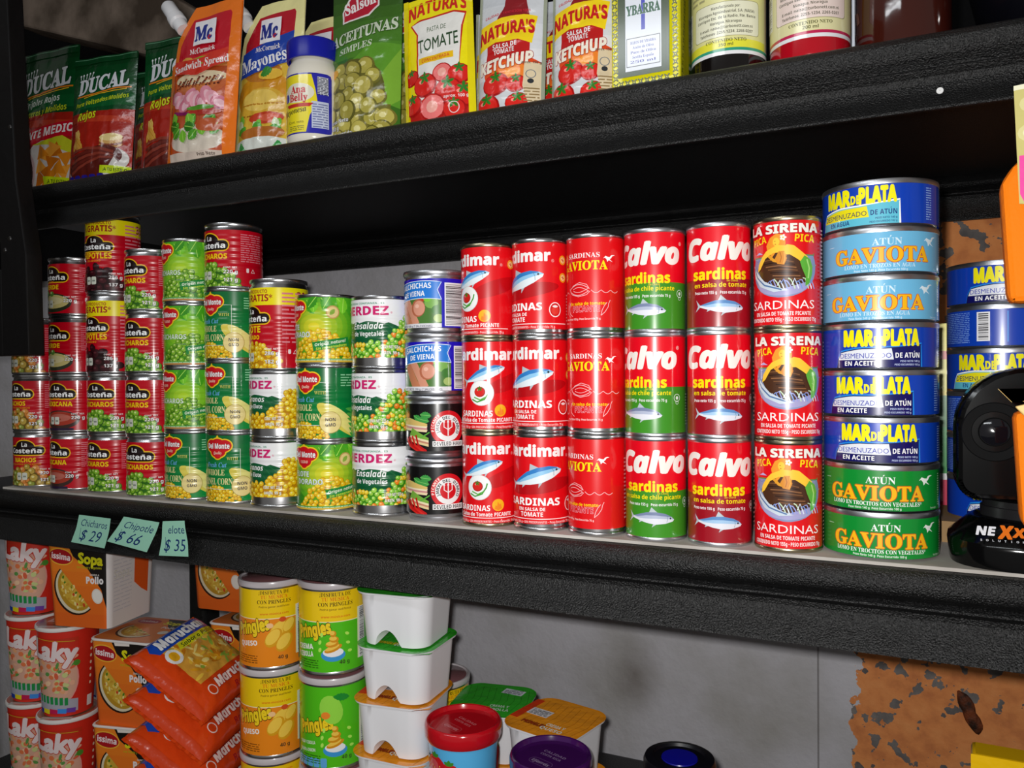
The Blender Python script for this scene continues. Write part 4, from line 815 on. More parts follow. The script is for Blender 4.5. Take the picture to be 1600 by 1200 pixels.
def ketchup():
    W, H = 72, 158; a = Art(W, H, '#d4d8dc'); a.grad(-36, 40, 36, 158, '#e4e6ea', '#c4c8ce', 4)
    a.poly([(-24, 60), (-22, 96), (-8, 126), (-6, 158), (16, 158), (16, 128), (22, 100), (22, 60)], '#8c1820'); a.poly([(-4, 150), (14, 152), (14, 166), (-4, 164)], '#e0b020'); a.rect(-6, 140, 16, 151, '#a01c24', 4); a.line([(-7, 139), (16, 142)], 1, '#e8c080')
    a.rect(-24, 42, 22, 82, '#c01c1c'); a.glow(6, 44, 32, 18, '#d83018', '#f8a030', 4)
    a.poly([(-36, 104), (-10, 112), (14, 112), (28, 108), (24, 76), (10, 82), (-14, 82), (-36, 74)], '#f8d818')
    a.text("NATURA'S", -4, 88, 15, '#c81c1c', 'B', w=60, rot=3, off=.03, fn=lambda x, y: (x, y + 2 - (x / 32) ** 2 * 5)); a.text('CALIDAD Y TRADICIÓN 100%', -4, 116, 3, '#c82838', 'B', w=50, fn=lambda x, y: (x, y - (x / 32) ** 2 * 4))
    a.text('SALSA DE', -4, 74, 6, '#f0f0f0', 'B', w=26, rot=5); a.text('TOMATE', -4, 67, 6, '#f0f0f0', 'B', w=22, rot=5); a.text('KETCHUP', -2, 50, 13, '#f8f0e0', 'BI', w=58, rot=8, off=.03, ol='#a81818', ow=.04)
    for x, y, r in ((-12, 32, 15), (10, 30, 11), (-22, 8, 15), (12, 8, 13)): a.tomato(x, y, r)
    a.poly([(18, 54), (34, 52), (34, 0), (24, 0), (17, 26)], '#dccaa8'); a.text('aprox. 198 g', 24, 52, 2.8, '#504840', 'B', w=18); a.ring(24, 40, 4.4, .8, '#707880'); a.ell(24, 32, 3, 3, '#303438', 12); a.fine(18, 6, 32, 26, 6, '#907850', 3)
    a.rect(-36, 0, -33, 158, '#9aa08c'); a.rect(33, 0, 36, 158, '#9aa08c')
    return pouch(a, W, H, 12, '#a8ac98', 7)
KIT['ducal_tray'] = ducal('tray'); KIT['ducal_red'] = ducal('red'); KIT['spread'] = mcc('spread'); KIT['mayo_pouch'] = mcc('mayo'); KIT['olives'] = salson(); KIT['tomato_pouch'] = naturas_paste(); KIT['ketchup'] = ketchup()
# ------------------------------------------------------------------ jars, bottles, tin
def mayo_jar():
    R = 28.5; CREAM = mat('cream_jar', '#e4dfd2', .18, coat=.5); BLUE = mat('blue_cap_plastic', '#10189c', .3)
    body = lathe('jar_body', [(.0002, 0), (.024, 0), (.0275, .003), (.0285, .008), (.0285, .082), (.0270, .090), (.0235, .096), (.0235, .108), (.0002, .108)], CREAM, 48)
    prof = [(.0002, .121), (.0262, .121), (.0276, .1195), (.0280, .117), (.0280, .100), (.0276, .098), (.0255, .098)]
    n = 96; V = []; F = []
    for k, (r, z) in enumerate(prof):
        for i in range(n):
            q = r - (.0004 if i % 2 and 2 <= k <= 4 else 0); V.append((q * cos(2 * pi * i / n), q * sin(2 * pi * i / n), z))
    for k in range(len(prof) - 1):
        for i in range(n): j = (i + 1) % n; F.append((k * n + i, (k + 1) * n + i, (k + 1) * n + j, k * n + j))
    lid = mesh_from('jar_lid', V, [f[::-1] for f in F], BLUE, True, 30)
    a = Art(); a.rrect(-38, 10, 38, 78, 5, '#1c1ca0'); a.rrect(-36.6, 11.6, 36.6, 76.4, 4, '#f0e020'); a.poly([(16, 77), (37, 77), (37, 11), (10, 11), (14, 30), (22, 46), (20, 60)], '#2424a8')
    a.rect(22, 54, 34, 74, '#d8dce8'); a.h += .02; a.fine(22, 54, 34, 74, 12, '#303048', 4, .8); a.rect(16, 16, 34, 46, '#c8d0e8'); a.fine(17, 17, 33, 45, 10, '#7078a8', 5)
    a.ell(0, 56, 19, 11, '#e8e4d0', 24); a.text('Ana', 1, 56, 8, '#c81c28', 'S', w=18, off=.02); a.text('Belly', 1, 47, 8, '#c81c28', 'S', w=22, off=.02); a.ell(-15, 52, 4, 5, '#2850b0', 12); a.poly([(-16, 44), (18, 44), (14, 40), (-12, 40)], '#c83020')
    a.text('Mayonesa', -6, 33, 6.4, '#2c2c20', 'SI', w=34, rot=6); a.text('Cont. neto', -2, 22, 3, '#605c20', 'N'); a.fine(-10, 14, 8, 20, 3, '#807c30', 3)
    return ('mayonnaise_jar', 'jar', [('jar_body', body), ('jar_lid', lid), ('printed_label', a.mesh('printed_label', PRINT, cyl_surf(R + .15), ('x', R * radians(5)), (-1e3, 9, 1e3, 79)))])
KIT['mayo_jar'] = mayo_jar()
def ybarra():
    a = Art(); a.rect(-32, 0, 32, 138, '#e8e010'); a.rect(-31.4, 0, 31.4, 3.2, '#3c8c28')
    def motif(x, y, s):
        c = '#3c4810'; a.ell(x, y, 1.7 * s, 1.7 * s, c, 8); a.ell(x, y, .7 * s, .7 * s, '#e8e010', 6)
        for q in range(4): r = q * 90 + 45; a.leaf(x + cos(radians(r)) * 1.2 * s, y + sin(radians(r)) * 1.2 * s, 2.6 * s, 1.3 * s, r, c)
    for i in range(21):
        for x in (-28.4, 28.4): motif(x, 9 + i * 6.3, .95)
    for i in range(8): motif(-21.5 + i * 6.2, 8, .95)
    a.rect(-24.4, 13, 24.4, 138, '#2c4014'); a.rect(-17.5, 17, 17.5, 136, '#1c2c18'); a.rect(-17, 17.6, 17, 136, '#dfe4ee')
    a.rect(-1.8, 52, 1.8, 84, '#2830b8'); a.line([(0, 82), (-7, 92), (-9, 100)], 3.6, '#2830b8'); a.line([(0, 82), (7, 92), (9, 100)], 3.6, '#2830b8')
    a.text('OLIVA', 0, 82, 6.5, '#3c5c3c', 'S', w=20, off=.02); a.text('YBARRA', 0, 66, 8, '#1c5c3c', 'S', w=32, off=.03, ol='#dfe4ee', ow=.02); a.fine(8, 78, 16, 92, 6, '#7078c0', 4)
    for r in (0, 1): a.rect(-16 + r * .6, 21 + r * .6, 16 - r * .6, 46 - r * .6, ('#3c4450', '#dfe4ee')[r])
    for i, t in enumerate(('HIJOS DE YBARRA', 'Aceite de Oliva', 'Puro de Oliva', 'Sevilla España', '250 ml')): a.text(t, 0, 40.6 - i * 4.2, 2.3, '#4048a8', 'S', w=24 - (i % 2) * 4)
    s = Art(); s.rect(-17, 0, 17, 138, '#d8d010'); s.rect(-17, 0, 17, 3.2, '#3c8c28'); a_, a = a, s
    for i in range(21):
        for x in (-12.5, 12.5): motif(x, 9 + i * 6.3, .95)
    s.rect(-8, 13, 8, 136, '#2c4014'); a = a_
    TINC = mat('yellow_lacquered_tin', '#cfc818', .25, coat=.4)
    f = a.mesh('printed_front', PRINT, lambda x, y: (np.stack([x, 0 * x - 17.6, y], 1) * .001, np.stack([0 * x, 0 * x - 1, 0 * x], 1)), None, (-31, 0, 31, 136))
    sd = s.mesh('printed_side', PRINT, lambda x, y: (np.stack([0 * x + 33.1, x, y], 1) * .001, np.stack([0 * x + 1, 0 * x, 0 * x], 1)), None, (-15, 0, 15, 136))
    return ('olive_oil_tin', 'tin', [('tin_body', box_mesh('tin_body', -.033, .033, -.0175, .0175, 0, .137, TINC, .002)), ('printed_front', f), ('printed_side', sd),
        ('spout_cap', lathe('spout_cap', [(.009, .137), (.009, .150), (.008, .152), (.0002, .152)], WHITE_PL, 24)), ('bottom_rim', box_mesh('bottom_rim', -.0335, .0335, -.018, .018, 0, .0025, mat('green_tin', '#3c8c28', .3), .001))])
KIT['oil_tin'] = ybarra()
def vinegar(kind):
    R = 31; red = kind == 'red'
    GL = mat('red_vinegar_glass' if red else 'dark_glass', '#b0081c' if red else '#0a0606', .06, coat=1)
    r = .031; body = lathe('bottle', [(.0002, .002), (.020, .0), (r - .003, .001), (r - .0006, .004), (r, .008), (r, .105), (.027, .120), (.016, .140), (.013, .15), (.013, .178), (.0002, .178)], GL, 56)
    a = Art(); c1 = '#e4e09a' if not red else '#e2dca8'; a.rect(-98, 18, 98, 112, '#e8e8ec'); a.rect(-98, 21, 98, 23.4, '#2c9c7c' if not red else '#c01c50'); a.rect(-40, 23.4, 50, 112, c1); a.rect(-40, 23.4, 50, 30, '#e8e43c' if not red else c1)
    a.rrect(-20, 33, 40, 62, 3, '#8c8858'); a.rrect(-19.6, 33.4, 39.6, 61.6, 3, '#ecebd0' if not red else '#ecd8d0')
    for i, t in enumerate(('Manufacturado por:', 'Nicaragua Agroindustrial, S.A. (NAISA)', 'Contiguo Esc. de la Radio, Fte. Banco', 'Managua, Nicaragua', 'E-mail: naisa@turbonett.com.ni', 'Teléfonos: 2255-1234, 2265-0207')): a.text(t, 10, 56.6 - i * 4.2, 2.3, '#50503c', 'B', w=(24, 50, 52, 26, 46, 46)[i])
    a.text('CONTENIDO NETO', 10, 28.6, 2.6, '#58582c', 'S', w=34); a.text('350 ml' if not red else '200 ml', 10, 25, 2.6, '#58582c', 'B', w=12)
    a.ell(8, 72, 9, 8, '#6c1424', 18); a.ell(6, 74, 3, 2.4, '#e0b0b8', 10); a.ell(24, 74, 10, 7, '#d8d8e0', 16)
    a.barcode(-38, 34, -26, 62, True); a.fine(-24, 66, -8, 100, 8, '#a8a478', 3); a.rect(50, 23.4, 52, 112, '#c8a820')
    a.text('VINAGRE', 10, 92, 8, '#8c2030', 'S', w=60)
    return ('vinegar_bottle', 'bottle', [('bottle', body), ('printed_label', a.mesh('printed_label', PRINT, cyl_surf(R + .25), ('x', R * radians(5)), (-97.3, 18, 97.3, 104))), ('screw_cap', lathe('screw_cap', [(.0145, .165), (.0145, .182), (.013, .184), (.0002, .184)], WHITE_PL, 28))])
KIT['vinegar_dark'] = vinegar('dark'); KIT['vinegar_red'] = vinegar('red')
def sauce_jar():
    BR = mat('brown_sauce_glass', '#3a120a', .07, coat=1, bump=('noise', 30, .25, .004)); a = Art(); a.rect(-60, 54, 60, 100, '#c01818'); a.poly([(-60, 54), (-20, 60), (20, 70), (60, 76), (60, 40), (-60, 40)], '#3a120a')
    a.poly([(-46, 62), (-30, 66), (-24, 48), (-28, 30), (-38, 20), (-46, 18)], '#5a2a20')
    a = Art(); a.poly([(-56, 72), (-30, 64), (0, 76), (60, 92), (60, 100), (-56, 100)], '#c41c18'); a.line([(-52, 34), (-46, 42), (-40, 40), (-38, 32)], 5, '#6c4438'); a.line([(-52, 20), (-46, 26), (-40, 22)], 4, '#54302a')
    return ('sauce_jar', 'jar', [('jar_body', lathe('jar_body', [(.0002, .001), (.026, 0), (.0335, .004), (.035, .010), (.035, .085), (.030, .096), (.026, .10), (.026, .112), (.0002, .112)], BR, 56)),
        ('printed_label', a.mesh('printed_label', PRINT, cyl_surf(35.2), ('x', 35 * radians(5)))), ('jar_lid', lathe('jar_lid', [(.028, .100), (.0285, .102), (.0285, .116), (.027, .118), (.0002, .118)], TIN_DARK, 40))])
KIT['sauce_jar'] = sauce_jar()
# ------------------------------------------------------------------ noodle cups, tubs, crisps
def noodle_bowl_art(a, cx, cy, s, rot=35):
    ca, sa = cos(radians(rot)), sin(radians(rot))
    def half(r, c, sq=1.0, cut=.1):
        P = []
        for i in range(21):
            t = pi * i / 20; x, y = r * cos(t), -r * sq * sin(t); P.append((cx + x * ca + y * sa, cy - x * sa + y * ca))
        a.poly(P, c)
    half(26 * s, '#2c180c', 1.0); half(24.6 * s, '#dcd2b4', .96); half(22.6 * s, '#b88c24', .9); half(20 * s, '#d0a838', .78)
    r = random.Random(3)
    for i in range(46):
        t = r.uniform(.1, pi - .1); q = r.uniform(2, 20) * s; x, y = q * cos(t), -q * .82 * sin(t)
        px, py = cx + x * ca + y * sa, cy - x * sa + y * ca
        a.ell(px, py, r.uniform(1.2, 2.6) * s, r.uniform(.8, 1.6) * s, r.choice(('#e4c860', '#c8962c', '#e8d890', '#c8481c', '#4c7c1c', '#dcb848')), 8, r.uniform(0, 180), .008)
def laky():
    R0, R1, H = 29, 36.5, 118; Rm = (R0 + R1) / 2; sf = cone_surf(R0, R1, H); a = Art(); n = pi * Rm; a.rect(-n, 0, n, H - 4, '#d42c1c')
    for off in (-103, 0, 103):
        a.grad(off - 26, 86, off + 30, 104, '#d42c1c', '#c03018', 3); a.line([(off - 24, 104), (off - 4, 102), (off + 26, 99)], .9, '#c8a020'); a.ell(off, 50, 31, 38, '#e89a90', 26); a.ell(off, 50, 29.5, 36, '#d8a890', 26)
        r = random.Random(6)
        for i in range(70):
            x, y = off + r.uniform(-27, 27), r.uniform(32, 80); a.ell(x, y, r.uniform(2.5, 5), r.uniform(1.6, 3.4), r.choice(('#e8a878', '#e07848', '#f0c8a0', '#5c9448', '#e8b090', '#d86040', '#c8d088')), 8, r.uniform(0, 180), .008)
        a.text('Laky', off, 76, 24, '#e8d8d8', 'N', w=54, rot=-8, off=.05, ol='#c84030', ow=.03); a.ell(off + 28, 70, 4, 4, '#4c8c2c', 12)
        a.poly([(off - 30, 30), (off + 30, 22), (off + 30, 6), (off - 30, 8)], '#a8a8b4')
        for i in range(7): a.rect(off - 22 + i * 6, 20 - i * .8, off - 18 + i * 6, 30 - i * .8, '#1c8c44')
        for i, c in enumerate(('#1c3ca0', '#e0d018', '#c01c50', '#3c8ce0', '#6c3ca0')): a.rect(off - 28 + i * 11, 5, off - 17 + i * 11, 11, c, -6)
        for i, q in enumerate('ALORNUM'): a.ell(off + 46, 92 - i * 9, 1.6, 2.2, '#f0e0c0', 8)
        a.rect(off + 42, 8, off + 50, 22, '#e8e4e0')
    body = lathe('cup', [(R0 * .001 - .001, 0), (R1 * .001 - .001, (H - 1) * .001)], mat('foam_cup', '#e4e0dc', .6), 56, cap=True)
    rim = lathe('cup_rim', [(.0358, .1120), (.0378, .1128), (.0386, .1150), (.0380, .1175), (.0360, .1180)], mat('foam_cup', '#e4e0dc', .6), 56)
    L = Art(); L.ell(0, 0, 36.6, 36.6, '#b85c40', 36); L.ell(0, 0, 33, 33, '#8c5a40', 32); L.ell(0, 4, 30, 24, '#a87858', 26); L.text('Laky', 0, -8, 18, '#dcc8c0', 'N', w=44, off=.05); L.rect(-20, -34, 20, -26, '#c8c0b8')
    lid = L.mesh('foil_lid', PRINT, lambda x, y: (np.stack([x, y, 0 * x + 118], 1) * .001, np.stack([0 * x, 0 * x, 0 * x + 1], 1)))
    return ('noodle_cup', 'noodle cup', [('cup', body), ('cup_rim', rim), ('printed_sleeve', a.mesh('printed_sleeve', CARD, sf, ('x', Rm * radians(5)), (-n, 0, n, H))), ('foil_lid', lid)])
KIT['laky'] = laky()
def rsq_path(W, r):
    """perimeter of a rounded square: arc length -> (x, y, nx, ny); 0 is the middle of the -Y face"""
    s = W - 2 * r; q = pi * r / 2; per = 4 * s + 4 * q
    def f(t):
        t = (t + s / 2) % per; k = np.floor(t / (s + q)).astype(int) % 4; u = t - k * (s + q)
        flat = u < s; a = np.where(flat, 0, (u - s) / r)
        lx = np.where(flat, u - s / 2, s / 2 + r * np.sin(a)); ly = np.where(flat, -W / 2, -W / 2 + r - r * np.cos(a)); nx, ny = np.where(flat, 0, np.sin(a)), np.where(flat, -1, -np.cos(a))
        c, sn = np.cos(k * pi / 2), np.sin(k * pi / 2); return lx * c - ly * sn, lx * sn + ly * c, nx * c - ny * sn, nx * sn + ny * c
    return f, per
def rsq_surf(W, r, k0, k1, H):
    f, per = rsq_path(W, r)
    def g(x, y):
        px, py, nx, ny = f(x); k = k0 + (k1 - k0) * np.clip(y / H, 0, 1); return np.stack([px * k, py * k, y], 1) * .001, np.stack([nx, ny, 0 * x - (k1 - k0) * W / 2 / H], 1)
    return g, per
def issima():
    W, r, H = 94, 9, 108; sf, per = rsq_surf(W, r, .90, 1.0, H); a = Art(); a.rect(-per / 2, 0, per / 2, H, '#dcd6d4')
    a.grad(-47, 0, 43, H, '#e0641c', '#ec8420', 6); a.poly([(-14, H), (43, H), (43, 26), (36, 50), (16, 76), (-6, 92)], '#17120e')
    a.poly([(-10, H), (14, H), (14, H - 5), (-8, H - 6)], '#e8e0d8')
    a.ell(-25, 91, 19, 11, '#f0b838', 26, -6); a.ell(-25, 91, 17.6, 9.6, '#b0141c', 26, -6); a.text('issima', -25, 87.4, 7.4, '#f4e4e4', 'B', w=28, rot=-6, off=.02)
    a.text('Sopa', 20, 83, 13, '#e0dc18', 'N', w=36, off=.05, rot=-3); a.text('con fideos y vegetales', 18, 77, 3.0, '#b8b418', 'B', w=38); a.text('SABOR A', 26, 68, 2.4, '#d8d0c8', 'B'); a.text('Pollo', 26, 58, 8.4, '#ece8e8', 'B', w=26, off=.03)
    noodle_bowl_art(a, -4, 50, 1.32, 48); a.ell(30, 42, 8.5, 10, '#e0d8cc', 18, 20); a.ell(30, 42, 7, 8.4, '#ece6de', 16, 20)
    a.poly([(93, H), (122, H), (122, 30), (108, 38), (93, 50)], '#e05a1c'); a.ell(120, 84, 5, 8, '#e8a070', 14); a.fine(52, 20, 88, 90, 14, '#c8c4c8', 6, .4); a.text('Sopa', 68, 62, 12, '#d0ccc0', 'N', w=30)
    a.rect(-130, 0, -47, H, '#e06a20'); a.fine(-120, 20, -60, 90, 16, '#f0b080', 6)
    f, per = rsq_path(W, r); n = 72
    def loft(zs, ks, M, name, capt=True):
        V = []; F = []
        t = np.arange(n) * per / n; px, py, _, _ = f(t)
        for z, k in zip(zs, ks): V += [(x * k * .001, y * k * .001, z * .001) for x, y in zip(px, py)]
        for j in range(len(zs) - 1):
            for i in range(n): q = (i + 1) % n; F.append((j * n + i, j * n + q, (j + 1) * n + q, (j + 1) * n + i))
        if capt: F.append(tuple(range(n))[::-1]); F.append(tuple((len(zs) - 1) * n + i for i in range(n)))
        return mesh_from(name, V, F, M, True, 40)
    body = loft([.3, H - .5], [.897, .997], mat('foam_cup', '#e4e0dc', .6), 'cup')
    rim = loft([H - 2, H - 1.4, H + .2, H + 1, H + 1], [1.0, 1.025, 1.03, 1.015, .98], mat('foam_cup', '#e4e0dc', .6), 'cup_rim', True)
    L = Art(); L.rrect(-46, -46, 46, 46, 9, '#d8691f'); L.rrect(-44, -44, 44, 44, 8, '#e07c28'); L.poly([(0, 44), (44, 44), (44, -4), (20, 16)], '#1a140e'); L.ell(-20, 30, 18, 9, '#b0141c', 22); L.text('issima', -20, 27, 6.4, '#f0dcdc', 'B', w=26); L.text('Sopa', 22, 24, 11, '#e0dc18', 'N', w=32, off=.04); L.text('Pollo', 26, 8, 7, '#ece8e8', 'B', w=22)
    noodle_bowl_art(L, -4, -4, 1.2, 30); L.ell(32, -8, 7, 7, '#e0d8cc', 14)
    lid = L.mesh('foil_lid', PRINT, lambda x, y: (np.stack([x, y, 0 * x + H + 1.1], 1) * .001, np.stack([0 * x, 0 * x, 0 * x + 1], 1)))
    return ('noodle_cup', 'noodle cup', [('cup', body), ('cup_rim', rim), ('printed_sleeve', a.mesh('printed_sleeve', CARD, sf, ('x', 3.5), (-per / 2, 0, per / 2, H))), ('foil_lid', lid)])
KIT['issima'] = issima()
def tub(kind):
    """white snack tub: rounded square, arched foot, peel-off film lid"""
    W, r, H = 84, 20, 55; f, per = rsq_path(W, r); n = 120; t = np.arange(n) * per / n; px, py, _, _ = f(t); V = []; F = []
    s = W - 2 * r; q = pi * r / 2
    def arch(u):                       # scalloped foot in the middle of each side
        u = (u + s / 2) % per; k = int(u // (s + q)); d = abs(u - k * (s + q) - s / 2 + 7)
        return 16 * max(0, math.cos(min(d / 18, 1) * pi / 2)) ** .75 if k % 2 == 0 else 0
    zs = [0, .15, .4, .7, .93, .94, 1.0]
    for j, z in enumerate(zs):
        k = .86 + .10 * min(z / .93, 1) + (.02 if z > .935 else 0)
        for i in range(n):
            b = arch(t[i]); zz = b + (H - b) * z; V.append((px[i] * k * .001, py[i] * k * .001, zz * .001))
    for j in range(len(zs) - 1):
        for i in range(n): w = (i + 1) % n; F.append((j * n + i, j * n + w, (j + 1) * n + w, (j + 1) * n + i))
    F.append(tuple((len(zs) - 1) * n + i for i in range(n)))
    b0 = len(V); V += [(px[i] * .80 * .001, py[i] * .80 * .001, (arch(t[i]) + 1) * .001) for i in range(n)]; V.append((0, 0, .024))
    for i in range(n): w = (i + 1) % n; F += [(b0 + i, b0 + w, w, i), (b0 + n, b0 + w, b0 + i)]
    body = mesh_from('tub_body', V, F, WHITE_PL, True, 50)
    rim = [(px[i] * k * .001, py[i] * k * .001, z) for k, z in ((.97, .0525), (1.035, .053), (1.04, .0545), (1.0, .0549)) for i in range(n)]
    rm = mesh_from('tub_rim', rim, [(j * n + i, j * n + (i + 1) % n, (j + 1) * n + (i + 1) % n, (j + 1) * n + i) for j in range(3) for i in range(n)], WHITE_PL, True, 60)
    g = kind == 'green'; c = '#2fb024' if g else '#f09418'; L = Art()
    tt = np.arange(64) * per / 64; qx, qy, _, _ = f(tt); L.poly([(x * 1.055, y * 1.055) for x, y in zip(qx, qy)], c); L.poly([(x * .99, y * .99) for x, y in zip(qx, qy)], mixh(c, '#ffffff', .05))
    L.poly([(34, -44), (46, -40), (47, -34), (30, -48)], c)
    r_ = random.Random(4)
    for i in range(10): L.line([(-38 + i * 8, -36 + r_.uniform(-6, 6)), (-32 + i * 8, 0), (-38 + i * 8, 34)], .5, mixh(c, '#000000', .22))
    L.text('PRINGLES', -12, -26, 6, '#e8d020' if g else '#a83818', 'B', w=28, off=.03, ol='#3c2c10', ow=.04); L.text('CREMA Y', 12, -20, 6, '#e8f4e8', 'B', w=22); L.text('CEBOLLA' if g else 'QUESO', 12, -29, 6, '#e8f4e8', 'B', w=26)
    if g: L.rect(4, 18, 30, 32, '#e4e8f0', -12); L.fine(6, 19, 28, 31, 5, '#404858', 4)
    else: L.rect(-34, -6, -8, 10, '#e4e0e4', 0); L.fine(-32, -4, -10, 9, 5, '#404048', 4); L.rect(-44, -22, -34, 30, '#d8401c')
    lid = L.mesh('peel_lid', FILM, lambda x, y: (np.stack([x, y, 0 * x + 55.2], 1) * .001, np.stack([0 * x, 0 * x, 0 * x + 1], 1)))
    return ('snack_tub', 'snack tub', [('tub_body', body), ('tub_rim', rm), ('peel_lid', lid)])
KIT['tub_green'] = tub('green'); KIT['tub_orange'] = tub('orange')
def crisps(kind):
    R, H = 37, 99; c = {'orange': '#f08a18', 'green': '#52c018', 'green2': '#52c018', 'red': '#c8141c'}[kind]; a = Art(); n = pi * R; a.rect(-n, 0, n, H, c)
    if kind != 'green2':
        yl = 58 if kind != 'red' else 80
        a.rect(-n, yl, n, H, '#f4cc10'); a.rect(-n, yl - .9, n, yl, '#f8ecc0')
        a.text('¡DISFRUTA DE', 25, yl + 27, 4.0, '#5c4408', 'S', w=34); a.text('TU MÚSICA', 25, yl + 22, 4.0, '#e07010', 'S', w=30); a.text('CON PRINGLES', 25, yl + 16.4, 4.2, '#4c3808', 'S', w=38); a.text('Podría ganar audífonos', 25, yl + 12, 2.2, '#8c6c10', 'B', w=34); a.text('www.música.com', 25, yl + 4, 2.4, '#e07010', 'B', w=32)
    x0, y0 = 0, 42
    a.text('Pringles', x0, y0, 13, '#f8d420', 'B', w=42, rot=12, off=.045, ol='#3a2408', ow=.05, sh=.1)
    nm = {'orange': ['QUESO'], 'green': ['CREMA', 'Y CEBOLLA'], 'green2': ['CREMA Y CEBOLLA', 'CREAM & ONION'], 'red': ['ORIGINAL']}[kind]
    for i, t in enumerate(nm): a.text(t, -6 if kind == 'orange' else -12, 27 - i * 8, 5.4 if kind != 'green2' else 3.4, '#f8f4ec', 'B', w=24, rot=6, off=.02)
    if kind == 'orange':
        for x, y, q in ((30, 44, 13), (24, 36, 12), (36, 30, 12), (42, 48, 10)): a.ell(x, y, q, q * .66, '#e0a018', 18, 50); a.ell(x - 1, y + 1, q * .85, q * .5, '#f8cc4c', 16, 50)
        a.ell(20, 50, 4, 3, '#f8c890', 10); a.ell(34, 56, 4, 3, '#d8501c', 10)
    elif kind in ('green', 'green2'):
        a.ell(22, 22, 13, 7, '#3c98d8', 20); a.ell(22, 25, 11, 5, '#f0f0f4', 18)
        for k, (x, y, w_, h_) in enumerate(((22, 29, 10, 5), (21, 34, 7, 5), (23, 39, 5, 5), (22, 45, 3.4, 5))): a.ell(x, y, w_, h_ * .7, '#d89018', 16, 20 - k * 12); a.ell(x - 1, y + 1, w_ * .8, h_ * .45, '#f4c850', 14, 20 - k * 12)
        for x, y in ((8, 36), (38, 34), (10, 44), (37, 44), (40, 25), (8, 28)): a.ell(x, y, 2.6, 1.7, '#b8ec60', 8, x * 9)
        if kind == 'green2': a.ell(18, 66, 12, 16, '#98dc48', 18, 20); a.ell(12, 60, 5, 4, '#f0882c', 10); a.leaf(20, 80, 18, 7, -6, '#1c8c30')
        if kind == 'green2':
            for i in range(5): a.rrect(-26 + i * 8, 4, -19 + i * 8, 14, 1.5, '#5ca8e0')
    else:
        a.ell(22, 60, 12, 18, '#e8b878', 18, 15); a.ell(26, 36, 14, 9, '#e8a030', 16)
    a.fine(-24, 8, 6, 18, 4, mixh(c, '#000000', .45), 4); a.text('40 g', 34, 12, 4, '#303020', 'B'); a.barcode(-46, 10, -33, 50, True); a.barcode(52, 14, 62, 70, True); a.rect(50, 14, 52, 70, '#e8ecc0')
    body = lathe('can_body', [(.0368, 0.001), (.0368, .093), (.034, .095), (.0002, .095)], WHITE_PL, 56)
    bot = lathe('bottom_rim', [(.033, .002), (.035, 0), (.0374, .0004), (.0376, .0022), (.0370, .0036)], TIN, 56)
    LIDM = mat('smoky_translucent_lid', '#8a5c60' if kind != 'red' else '#7a2024', .25, alpha=1, coat=.6)
    seam = lathe('top_rim', [(.0370, .0900), (.0378, .0905), (.0379, .0932), (.0368, .0940)], TIN, 56)
    lid = lathe('plastic_lid', [(.0382, .0925), (.0385, .0935), (.0385, .0975), (.0378, .099), (.0362, .099), (.0352, .0975), (.0002, .0972)], mat('frosted_lid_edge', '#c4bcc0', .3, coat=.5), 56)
    disc = lathe('lid_panel', [(.0345, .0976), (.0340, .0980), (.0002, .0980)], LIDM, 40)
    return ('crisps_can', 'crisps can', [('can_body', body), ('bottom_rim', bot), ('top_rim', seam), ('plastic_lid', lid, ('lid_panel', disc)), ('printed_label', a.mesh('printed_label', PRINT, cyl_surf(37), ('x', 37 * radians(5)), (-1e3, 3.4, 1e3, 90.5)))])
for k in ('orange', 'green', 'green2', 'red'): KIT['crisps_' + k] = crisps(k)
